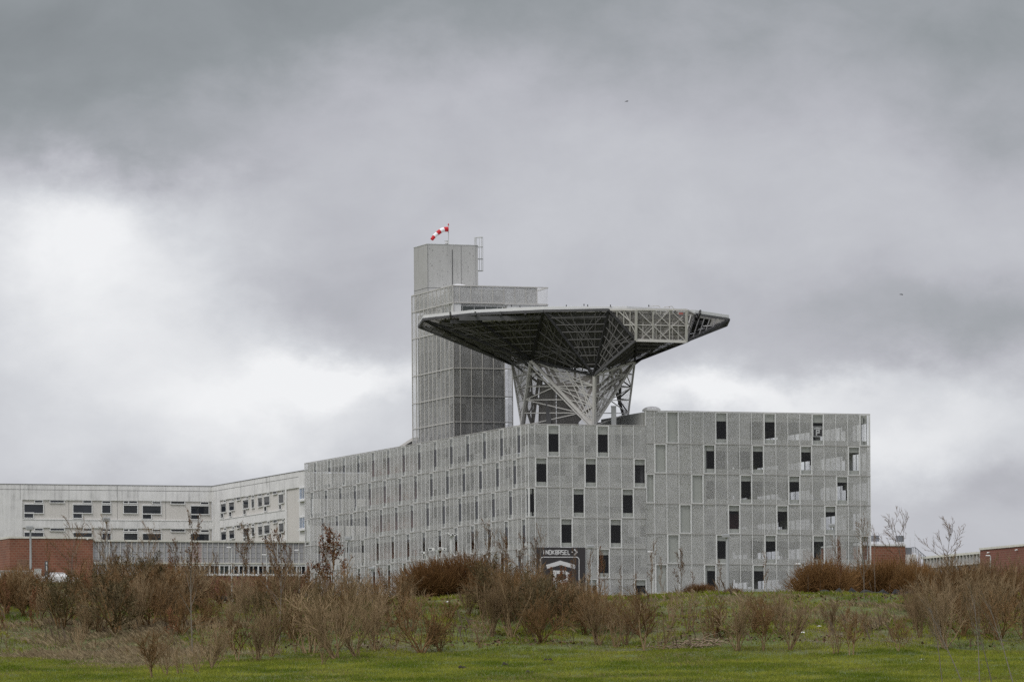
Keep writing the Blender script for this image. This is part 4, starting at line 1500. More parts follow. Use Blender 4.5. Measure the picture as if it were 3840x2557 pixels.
yf = FR2.hit_x(3455, 2089)[1]
gl_ = thing('panelled_hall', 'long pale finned wall with cream coping receding behind the right shrubs', 'building', FR2.o, PHI)
MB().box(.2, 8, 0.0, yf, 0, zr - .15).build('wall', POLY, gl_)
MB().box(-.1, 8, 0.0, yf, zr - .148, zr + .12).build('coping', CREAM, gl_)
fn = MB()
y = 0.4
while y < yf:
    fn.box(-.12, .19, y - .05, y + .05, 0, zr - .16)
    y += 0.95
fn.box(-.14, .18, 0.46, yf, zr - 1.35, zr - 1.22)
fn.build('fin', PALE, gl_)
zt2 = FR2.hit_x(3682, 2062)[2]
br2 = thing('brick_hall', 'long red brick wall with cream coping at the right edge', 'building', FR2.o, PHI)
MB().box(-.25, 10, -28, -.05, 0, zt2).build('brick_wall', BRICKD, br2)
MB().box(-.36, 10.1, -28.1, .02, zt2 + .002, zt2 + .26).build('coping', CREAM, br2)
for px, py in ((3710, 2071), (3815, 2061)):
    p = FR2.hit_x(px, py, -.3)
    MB().tube([p, p + [-.3, 0, -.05]], .09, 8).build('wall_lamp', WHITE, br2)


# ------------------------------------------------------------------ lamp posts and masts
def lamp(px, top, Y, wpx, hpx, label, pole_w=0.16, off=0.0, group='box-headed lamp posts'):
    P = at(px, top, Y)
    gz = float(ground_z(P[0], P[1]))
    t = thing('lamp_post', label, 'lamp post', (P[0], P[1], gz), PHI, group)
    H = P[2] - gz
    s_ = Y / F
    hw, hh = wpx * s_ / 2, hpx * s_
    MB().tube([(0, 0, 0), (0, 0, .9), (0, 0, H - hh * .5)], [pole_w * .58, pole_w * .5, pole_w * .38], 10).build('pole', POLE, t)
    cx = -off * s_
    hd = MB().box(cx - hw, cx + hw, -hw * .8, hw * .8, H - hh, H - hh * .28)
    hd.hexa([(cx - hw, -hw * .8, H - hh * .28), (cx + hw, -hw * .8, H - hh * .28), (cx + hw, hw * .8, H - hh * .28), (cx - hw, hw * .8, H - hh * .28),
             (cx - hw * .92, -hw * .7, H), (cx + hw * .92, -hw * .7, H), (cx + hw * .92, hw * .7, H), (cx - hw * .92, hw * .7, H)])
    hd.build('lamp_head', POLE, t)
    MB().box(cx - hw * .8, cx + hw * .8, -hw * .6, hw * .6, H - hh - .05, H - hh - .002).build('lens', WHITE, t)
    return t


lamp(114, 1971, 556, 25, 14, 'lamp post in front of the red brick block at the left edge', .26, 3)
lamp(400, 1939, 562, 26, 15, 'tall lamp post in front of the pale hospital windows', .24, 2)
lamp(1308, 2011, 497, 21, 14, "lamp post before the garage's long side, above the red-leaved oak", .2, 4)
lamp(1395, 2124, 488, 19, 10, "low lamp post at the garage's long side beside a narrow red-leaved oak", .2, 2)
lamp(2218, 2042, 496, 23, 11, 'lamp post just right of the black entrance sign', .17, 5)
lamp(2727, 2001, 492, 23, 13, 'tall thick lamp post before the front of the garage', .36, 6)
lamp(3127, 1963, 497, 21, 11, 'tall lamp post at the right end of the garage front', .2, 8)
lamp(3012, 2104, 489, 19, 9, 'low lamp post beside the rounded ginger willow', .2, 3)


def arm_lamp(px, top, Y, label, dirn=-1):
    P = at(px, top, Y)
    gz = float(ground_z(P[0], P[1]))
    t = thing('street_lamp', label, 'street lamp', (P[0], P[1], gz), PHI, 'slim street lamps')
    H = P[2] - gz
    MB().tube([(0, 0, 0), (0, 0, H * .7), (0, 0, H - .05), (dirn * .12, 0, H)], [.09, .075, .06, .05], 8).build('pole', GALV, t)
    hd = MB()
    hd.hexa([(dirn * .08, -.12, H - .05), (dirn * .52, -.10, H - .03), (dirn * .52, .10, H - .03), (dirn * .08, .12, H - .05),
             (dirn * .08, -.10, H + .07), (dirn * .50, -.06, H + .05), (dirn * .50, .06, H + .05), (dirn * .08, .10, H + .07)])
    hd.build('lamp_head', WHITE, t)
    return t


arm_lamp(2448, 2068, 498, 'slim street lamp before the step in the garage front')
arm_lamp(3003, 2113, 486, 'slim street lamp touching the low lamp post by the ginger willow')
arm_lamp(868, 2051, 570, 'slim street lamp in front of the frosted-panel building, left of the two there')
arm_lamp(1122, 2062, 565, 'slim street lamp at the right end of the frosted-panel building')
arm_lamp(1000, 2079, 566, 'slim street lamp in the middle of the frosted-panel building front')
arm_lamp(3714, 2082, 560, 'slim street lamp before the brick wall at the right edge')


def mast(px, top, Y, label, heads, name='camera_mast', cat='camera mast'):
    P = at(px, top, Y)
    gz = float(ground_z(P[0], P[1]))
    t = thing(name, label, cat, (P[0], P[1], gz), 0)
    H = P[2] - gz
    s_ = Y / F
    MB().tube([(0, 0, 0), (0, 0, H)], [.16, .13], 10).build('pole', GALV, t)
    for (x, z, wd, ht, tilt) in heads:
        hd = MB()
        a = np.array([x * s_ - wd * s_ / 2, -.2, H + z * s_])
        d = np.array([wd * s_, 0, tilt * s_])
        hd.bar(a, a + d, .24, ht * s_)
        hd.bar((x * s_, -.1, H + z * s_), (0, 0, H - .1), .05)
        o = hd.build('housing', WHITE, t)
        f_ = MB()
        f_.bar(a + d * .12 + [0, -.125, -.01], a + d * .55 + [0, -.125, -.01], .012, ht * s_ * .5)
        f_.build('lens', BLACK, o)
    return t


mast(1692, 2008, 470, "floodlight mast against the garage's long side", [(-13, 6, 12, 6, 3), (-4, 3, 9, 7, -2), (6, 6, 8, 9, -3), (18, 8, 18, 4, -6), (10, 0, 14, 4, 1)], 'floodlight_mast', 'floodlight mast')
mast(1640, 2062, 470, 'camera mast with white housings above the ginger willow', [(-22, 2, 24, 11, 2), (14, 5, 18, 10, 0), (29, 4, 12, 9, -1)])
mast(1600, 2085, 470, 'shorter camera mast with one white housing left of the taller mast', [(-14, 13, 15, 9, 0)])


# ------------------------------------------------------------------ cars
def car(P, rz, label, paint):
    t = thing('parked_car', label, 'car', P, rz, 'white parked cars')
    prof = [(-2.15, .35), (-2.2, .62), (-2.05, .92), (-1.25, 1.02), (-.55, 1.42), (.75, 1.46), (1.55, 1.02), (2.1, .90), (2.2, .6), (2.15, .35)]
    W = .86
    mb = MB()
    n = len(prof)
    inn_ = [.96, 1, 1, 1, .82, .82, 1, 1, 1, .96]
    for sgn in (-1, 1):
        i = len(mb.v)
        mb.v += [(x, sgn * W * k, z) for (x, z), k in zip(prof, inn_)]
        mb.f.append(tuple(range(i, i + n)) if sgn < 0 else tuple(range(i, i + n))[::-1])
    for k in range(n):
        k2 = (k + 1) % n
        mb.f.append((k2, k, n + k, n + k2))
    body = mb.build('body', paint, t)
    for sgn in (-1, 1):
        y = sgn * (W * .93)
        MB().face([(-1.05, y, 1.03), (1.3, y, 1.03), (.72, y * .92, 1.37), (-.5, y * .92, 1.37)]).build('side_window', DGLASS, t)
    MB().face([(-1.20, -.7, 1.06), (-1.20, .7, 1.06), (-.60, .62, 1.41), (-.60, -.62, 1.41)]).build('windscreen', DGLASS, t)
    MB().face([(1.52, -.7, 1.06), (1.52, .7, 1.06), (.82, .62, 1.45), (.82, -.62, 1.45)]).build('rear_window', DGLASS, t)
    for x in (-1.35, 1.35):
        for y in (-.8, .8):
            wh = MB().tube([(x, y - .1, .31), (x, y + .1, .31)], .31, 14).build('wheel', BLACK, t)
            MB().tube([(x, y + (.105 if y > 0 else -.105), .31), (x, y + (.11 if y > 0 else -.11), .31)], .19, 10).build('rim', GALV, wh)
    return t


CARW = m_plain('white_car_paint', (0.75, 0.75, 0.76), 0.25, vary=0.02)
p = at(212, 2190, 560.0)
zc_ = float(ground_z(p[0], p[1]))
lorry = car((p[0], p[1], zc_), math.radians(200), 'white parked car half hidden by shrubs before the left brick block', CARW)
p = at(3120, 2230, 503.0)
car((p[0], p[1], float(ground_z(p[0], p[1]))), math.radians(100), 'white parked car glimpsed beneath the rounded ginger willow', CARW)
p = at(3238, 2230, 503.0)
car((p[0], p[1], float(ground_z(p[0], p[1]))), math.radians(80), 'white parked car glimpsed through stems right of the ginger willow', CARW)
p = at(86, 2141, 566.0)
gw = thing('low_wall', 'pale low concrete wall in front of the left brick block', 'wall', (p[0], p[1], float(ground_z(p[0], p[1]))), PHI)
hh_ = p[2] - float(ground_z(p[0], p[1]))
MB().box(-3, 1.9, 0, .3, 0, hh_).build('wall', CONC, gw)
MB().box(-3.05, 1.95, -.05, .35, hh_ + .002, hh_ + .08).build('coping', WHITE, gw)
p = at(142, 2132, 565.0)
ub_ = thing('utility_box', 'grey utility cabinet at the end of the pale low wall', 'cabinet', (p[0], p[1], float(ground_z(p[0], p[1]))), PHI)
hh_ = p[2] - float(ground_z(p[0], p[1]))
MB().box(-.3, .3, -.25, .2, 0, hh_ - .05).build('body', GALV, ub_)
MB().box(-.34, .34, -.29, .24, hh_ - .048, hh_).build('lid', WHITE, ub_)
p = at(174, 2103, 552.0)
tp = thing('totem_sign', 'dark upright totem post with pale marks before the white car', 'sign post', (p[0], p[1], float(ground_z(p[0], p[1]))), .2)
hh_ = p[2] - float(ground_z(p[0], p[1]))
MB().box(-.17, .17, -.12, .12, 0, hh_).build('post', m_plain('dark_slate', (0.07, 0.07, 0.075), .6), tp)
mk = MB()
for (z, wd, ht) in ((.22, .14, .22), (.75, .10, .6), (1.5, .14, .14)):
    mk.box(-wd / 2, wd / 2, -.135, -.122, hh_ - z - ht / 2, hh_ - z + ht / 2)
mk.build('pale_marks', GALV, tp)


# ------------------------------------------------------------------ birds
def bird(px, py, label, pts, body):
    Y = 620.0
    s_ = Y / F
    P = at(px, py, Y)
    t = thing('bird', label, 'bird', P)
    wm_ = MB()
    c0 = np.array([0, 0, 0.0])
    for side in pts:
        q = [np.array([x * s_, dy_, z * s_]) for x, dy_, z in side]
        wm_.tube(q, [.055, .05, .03, .008][:len(q)], 6)
    a, c = body
    wm_.tube([np.array(a) * s_, np.array(a) * s_ * .5 + np.array(c) * s_ * .5, np.array(c) * s_], [.02, .075, .03], 8)
    o = wm_.build('body', BIRDM, t, True)


bird(2350, 381, 'small dark bird flying high above the helipad', [[(1, 0, 0), (-1, .1, 1.2), (-4, .15, .4), (-7, .2, -1.6)], [(1, 0, 0), (3, .1, 1.6), (6, .2, 1.9)]], ((-1, 0, -.3), (3, 0, -.2)))
bird(3381, 1104, 'small dark bird flying at the right of the sky', [[(0, 0, 0), (-3, .1, .6), (-7, .2, .6)], [(0, 0, 0), (3, .1, .3), (5, .2, -1.6)]], ((-2, 0, 0), (3, 0, -.2)))


# ------------------------------------------------------------------ plants: growth
def norm(v):
    return v / (np.linalg.norm(v) + 1e-9)


def walk(rng, p, d, L, n, trop, jit, wind):
    """A wandering shoot: start, heading, length -> points."""
    pts = [p]
    st = L / n
    for k in range(n):
        d = norm(d + np.array([0, 0, trop]) + rng.normal(0, jit, 3) + wind * (k + 1) / n)
        p = p + d * st
        pts.append(p)
    return np.array(pts)


class Plant:
    def __init__(s, seed):
        s.rng = np.random.default_rng(seed)
        s.wood, s.twig, s.leaf = [], [], []       # (points, r0, r1)

    def shoot(s, p, d, L, r, level, spec):
        """spec: list of per-level dicts (n, trop, jit, kids, ang, len, r, t0)"""
        sp = spec[level]
        rng = s.rng
        wind = sp.get('wind', np.zeros(3))
        pts = walk(rng, p, d, L, sp['n'], sp['trop'], sp['jit'], wind)
        last = level == len(spec) - 1
        (s.twig if sp.get('fine', last) else s.wood).append((pts, r, r * sp.get('tip', .45)))
        if last:
            s.ends = getattr(s, 'ends', [])
            s.ends.append(pts)
            return
        k = sp['kids']
        k = int(k * rng.uniform(.75, 1.25) * (0.5 + 0.5 * min(1, L / sp.get('Lref', L)))) or 1
        for i in range(k):
            t = sp['t0'] + (1 - sp['t0']) * ((i + rng.random()) / k)
            t = min(t, .98)
            x = t * sp['n']
            a = int(x)
            q = pts[a] + (pts[min(a + 1, sp['n'])] - pts[a]) * (x - a)
            dd = norm(pts[min(a + 1, sp['n'])] - pts[max(a - 1, 0)])
            perp = norm(np.cross(dd, rng.normal(0, 1, 3)))
            an = math.radians(sp['ang'] * rng.uniform(.6, 1.3))
            nd = dd * math.cos(an) + perp * math.sin(an)
            ln = L * sp['len'] * rng.uniform(.6, 1.25) * (1.15 - .65 * t)
            s.shoot(q, nd, ln, max(sp['r'] * r * (1.1 - .5 * t), sp.get('min', .0115)), level + 1, spec)

    def leaves(s, frac, size, per, droop=.3):
        rng = s.rng
        for pts in s.ends:
            if rng.random() > frac:
                continue
            for k in range(per):
                q = pts[rng.integers(1, len(pts))] + rng.normal(0, size * .6, 3)
                a = norm(rng.normal(0, 1, 3) + [0, 0, -droop])
                b = norm(np.cross(a, rng.normal(0, 1, 3)))
                z = size * rng.uniform(.6, 1.3)
                s.leaf.append([q, q + a * z * .5 + b * z * .32, q + a * z, q + a * z * .5 - b * z * .32])


def tubes_mesh(name, polys, m, sides=3):
    V, Fc = [], []
    base = 0
    groups = {}
    for pts, r0, r1 in polys:
        groups.setdefault(len(pts), []).append((pts, r0, r1))
    for n, lst in groups.items():
        P = np.array([l[0] for l in lst])
        r = np.array([np.linspace(l[1], l[2], n) for l in lst])
        T = np.zeros_like(P)
        T[:, 1:-1] = P[:, 2:] - P[:, :-2]
        T[:, 0], T[:, -1] = P[:, 1] - P[:, 0], P[:, -1] - P[:, -2]
        T /= np.linalg.norm(T, axis=2, keepdims=True) + 1e-9
        ref = np.array([.31, .87, .12])
        Uv = np.cross(T, ref)
        Uv /= np.linalg.norm(Uv, axis=2, keepdims=True) + 1e-9
        Wv = np.cross(T, Uv)
        ang = 2 * np.pi * np.arange(sides) / sides
        ring = P[:, :, None] + r[:, :, None, None] * (Uv[:, :, None] * np.cos(ang)[None, None, :, None] + Wv[:, :, None] * np.sin(ang)[None, None, :, None])
        V.append(ring.reshape(-1, 3))
        M = len(lst)
        idx = base + np.arange(M * n * sides).reshape(M, n, sides)
        a, b_ = idx[:, :-1], idx[:, 1:]
        f = np.stack([a, np.roll(a, -1, 2), np.roll(b_, -1, 2), b_], -1).reshape(-1, 4)
        Fc.append(f)
        base += M * n * sides
    return raw_mesh(name, np.concatenate(V), np.concatenate(Fc), 4, m)


def quads_mesh(name, quads, m):
    q = np.array(quads).reshape(-1, 3)
    return raw_mesh(name, q, np.arange(len(q)).reshape(-1, 4), 4, m)


PROTO = {}


def reg(kind, pl, wood_m, twig_m, leaf_m=None):
    parts = []
    if pl.wood:
        parts.append(('stems', tubes_mesh('stems', pl.wood, wood_m, 5)))
    if pl.twig:
        parts.append(('twigs', tubes_mesh('twigs', pl.twig, twig_m, 3)))
    if pl.leaf:
        parts.append(('dead_leaves', quads_mesh('dead_leaves', pl.leaf, leaf_m)))
    PROTO.setdefault(kind, []).append(parts)


UP = np.array([0, 0, 1.0])


def fan_dir(rng, spread):
    a, t = rng.uniform(0, 2 * math.pi), math.radians(spread) * math.sqrt(rng.uniform(.02, 1))
    return np.array([math.sin(t) * math.cos(a), math.sin(t) * math.sin(a), math.cos(t)])


# every prototype is about 1 m tall times H; instances are scaled to height
def shrub(kind, seeds, H, nst, spread, twm, wdm, kids=(8, 8), ang=34, jit=.10, trop=.10, leaf=None, lw=.018, lr=.62):
    for sd in seeds:
        pl = Plant(sd)
        rng = pl.rng
        spec = [dict(n=6, trop=trop, jit=jit, kids=kids[0], ang=ang, len=lr, r=.55, t0=.18, tip=.35, Lref=H),
                dict(n=4, trop=trop * 1.3, jit=jit * 1.2, kids=kids[1], ang=ang * .95, len=.52, r=.62, t0=.15, tip=.5, fine=True),
                dict(n=3, trop=.10, jit=jit * 1.3)]
        for k in range(nst):
            d = fan_dir(rng, spread)
            L = H * rng.uniform(.72, 1.0) * (1.0 - .15 * (1 - d[2]))
            p = np.array([rng.normal(0, .10), rng.normal(0, .10), -.1])
            pl.shoot(p, d, L * .92, lw * 2.0 * rng.uniform(.8, 1.3), 0, spec)
        if leaf:
            pl.leaves(leaf[0], leaf[1], leaf[2])
        reg(kind, pl, wdm, twm, leaf[3] if leaf else None)


shrub('grey_shrub', (11, 12, 13, 14), 3.0, 10, 36, TW_GREY, TW_GREY, (8, 8))
shrub('brown_shrub', (21, 22, 23), 3.0, 9, 46, TW_BROWN, TW_BROWN, (9, 10), ang=44, jit=.14, trop=.06)
shrub('olive_shrub', (31, 32), 3.0, 7, 48, TW_OLIVE, TW_BROWN, (9, 10), ang=46, jit=.14, trop=.07, leaf=(.30, .10, 2, TW_OLIVE))
shrub('upright_shrub', (41, 42, 43), 3.0, 16, 22, TW_BROWN, TW_BROWN, (6, 6), ang=22, jit=.07, trop=.16)
shrub('sparse_shrub', (51, 52), 2.4, 5, 30, TW_GREY, TW_GREY, (6, 5), ang=36, jit=.12, trop=.10)
shrub('trunked_shrub', (56, 57), 3.0, 2, 14, TW_BROWN, TW_GREY, (14, 12), ang=50, jit=.11, trop=.12, lw=.026, lr=.70)
# rounded willow: a dome of long curving stems
for sd in (61, 62):
    pl = Plant(sd)
    rng = pl.rng
    for k in range(1500):
        d = fan_dir(rng, 86)
        L = 2.6 * rng.uniform(.70, 1.0)
        p0 = np.array([rng.normal(0, .30), rng.normal(0, .30), -.1])
        pts = walk(rng, p0, d, L, 6, .075, .05, np.zeros(3))
        pl.twig.append((pts, .015, .008))
        for j in range(2):
            a = rng.integers(2, 6)
            pts2 = walk(rng, pts[a], norm(pts[a] - pts[a - 1] + rng.normal(0, .28, 3)), L * .3, 3, .10, .07, np.zeros(3))
            pl.twig.append((pts2, .011, .007))
    reg('rounded_willow', pl, TW_GINGER, TW_GINGER)
# young trees; the wind combs the crown to the left
WIND = np.array([-.16, 0, .02])


def tree(kind, seeds, H, twm, wdm, leaf=None, kids=(13, 8, 5), ang=42, wind=1.0, t0=.28, len0=.42, r0=.045, fine_r=.5):
    for sd in seeds:
        pl = Plant(sd)
        rng = pl.rng
        spec = [dict(n=9, trop=.05, jit=.045, kids=kids[0], ang=ang, len=len0, r=.42, t0=t0, tip=.25, min=.014),
                dict(n=6, trop=.12, jit=.09, kids=kids[1], ang=36, len=.42, r=.55, t0=.2, tip=.4, wind=WIND * wind * .6, min=.012),
                dict(n=4, trop=.06, jit=.11, kids=kids[2], ang=30, len=.5, r=fine_r, t0=.15, tip=.5, fine=True, wind=WIND * wind, min=.011),
                dict(n=3, trop=.04, jit=.12, wind=WIND * wind * 1.3)]
        pl.shoot(np.array([0, 0, -.1]), norm(np.array([rng.normal(0, .03), rng.normal(0, .03), 1.0])), H * .97, r0, 0, spec)
        if leaf:
            pl.leaves(leaf[0], leaf[1], leaf[2])
        reg(kind, pl, wdm, twm, leaf[3] if leaf else None)


tree('bare_tree', (71, 72, 73), 5.0, TW_BROWN, BARK, kids=(13, 8, 4))
tree('forked_tree', (76, 77), 5.0, TW_BROWN, BARK, kids=(9, 9, 5), ang=46, t0=.34, len0=.62, wind=1.2)
tree('leafy_tree', (81, 82), 5.0, TW_BROWN, BARK, leaf=(.35, .11, 3, LEAF_BR), kids=(16, 8, 4), r0=.055)
tree('oak_sapling', (85, 86, 87), 3.2, TW_BROWN, TW_BROWN, leaf=(.75, .12, 4, LEAF_RED), kids=(12, 6, 3), ang=44, wind=.5, t0=.12, len0=.40, r0=.032)
tree('thin_sapling', (91, 92), 3.2, TW_BROWN, TW_BROWN, leaf=(.25, .10, 2, LEAF_BR), kids=(12, 5, 3), ang=34, wind=.4, t0=.2, len0=.30, r0=.024)
# saplings planted in the lawn, long clean stems and a fan of upright branches
for sd in (95, 96):
    pl = Plant(sd)
    spec = [dict(n=8, trop=.02, jit=.025, kids=9, ang=30, len=.55, r=.45, t0=.42, tip=.3),
            dict(n=5, trop=.16, jit=.07, kids=8, ang=26, len=.45, r=.5, t0=.2, tip=.4),
            dict(n=4, trop=.12, jit=.09, kids=3, ang=24, len=.5, r=.6, t0=.2, fine=True),
            dict(n=3, trop=.10, jit=.10)]
    pl.shoot(np.array([0, 0, -.1]), UP, 4.6, .042, 0, spec)
    reg('lawn_sapling', pl, BARK, TW_GREY)

HREF = {}
for k, lst in PROTO.items():
    hs = []
    for parts in lst:
        z = 0
        for nm, me in parts:
            co = np.empty(len(me.vertices) * 3, np.float32)
            me.vertices.foreach_get('co', co)
            z = max(z, float(np.percentile(co[2::3], 99.6)))
        hs.append(z)
    HREF[k] = hs

KINDS = {  # object name, category, look, group
    'grey_shrub': ('shrub', 'shrub', 'bare grey-brown shrub', 'bare grey-brown shrubs'),
    'brown_shrub': ('shrub', 'shrub', 'dense dark brown shrub', 'dense dark brown shrubs'),
    'olive_shrub': ('shrub', 'shrub', 'olive-brown spreading shrub', 'olive-brown shrubs'),
    'upright_shrub': ('shrub', 'shrub', 'upright brown shrub', 'upright brown shrubs'),
    'sparse_shrub': ('shrub', 'shrub', 'thin sparse grey shrub', 'sparse grey shrubs'),
    'trunked_shrub': ('shrub', 'shrub', 'short-trunked shrub', 'short-trunked shrubs'),
    'rounded_willow': ('willow_bush', 'bush', 'dense ginger willow bush', 'ginger willow bushes'),
    'bare_tree': ('young_tree', 'tree', 'bare young tree', 'bare young trees'),
    'forked_tree': ('young_tree', 'tree', 'wind-swept forked tree', 'wind-swept trees'),
    'leafy_tree': ('young_tree', 'tree', 'young brown-leaved tree', 'young trees with some leaves'),
    'oak_sapling': ('oak_sapling', 'tree', 'rusty-leaved young oak', 'rusty-leaved young oaks'),
    'thin_sapling': ('sapling', 'sapling', 'thin twiggy sapling', 'thin saplings'),
    'lawn_sapling': ('lawn_sapling', 'sapling', 'slim leaning sapling planted in the lawn', 'lawn saplings'),
}
# things one can find behind or above a place along the picture (photo x range)
MARKS = [(-200, 60, 'at the left edge'), (60, 200, 'below the white car'), (200, 350, 'below the left brick block'),
         (350, 480, 'below leftmost frosted panels'), (480, 610, 'below the rosy frosted panels'), (610, 760, "below the hospital's inner corner"),
         (760, 880, "below the hospital's wing windows"), (880, 1000, "below the wing's last windows"), (1000, 1140, 'just left of the garage'),
         (1140, 1260, "below the garage's far corner"), (1260, 1400, 'below the long-side lamp post'), (1400, 1520, 'left of the ginger willows'),
         (1520, 1640, 'below the lift tower'), (1640, 1760, 'below the floodlight mast'), (1760, 1880, "below the garage's long side"), (1880, 1985, "below the garage's near corner"),
         (1985, 2080, "below the sign's left half"), (2080, 2180, "below the sign's right half"), (2180, 2300, 'right of the sign'),
         (2300, 2420, "left of the facade's step"), (2420, 2530, "below the facade's step"), (2530, 2660, 'below the blind concrete panels'),
         (2660, 2800, 'below the thick lamp post'), (2800, 2920, 'right of the thick lamp post'), (2920, 3040, 'left of the rounded willow'),
         (3040, 3180, 'below the rounded willow'), (3180, 3290, "below the garage's right end"), (3290, 3420, 'below the right brick block'),
         (3420, 3560, 'below the plant room'), (3560, 3690, 'below the finned wall'), (3690, 4100, 'at the right edge')]
ROWS = [('on the crest', 2150, 2300), ('on mid-bank', 2300, 2415), ('low on the bank', 2415, 2700)]
PLANTS = []


def plant(kind, px, base, hpx, wide=1.0, rz=None, P=None, var=None, lean=0.0):
    PLANTS.append(dict(kind=kind, px=px, base=base, h=hpx, wide=wide, rz=rz, P=P, var=var, lean=lean))


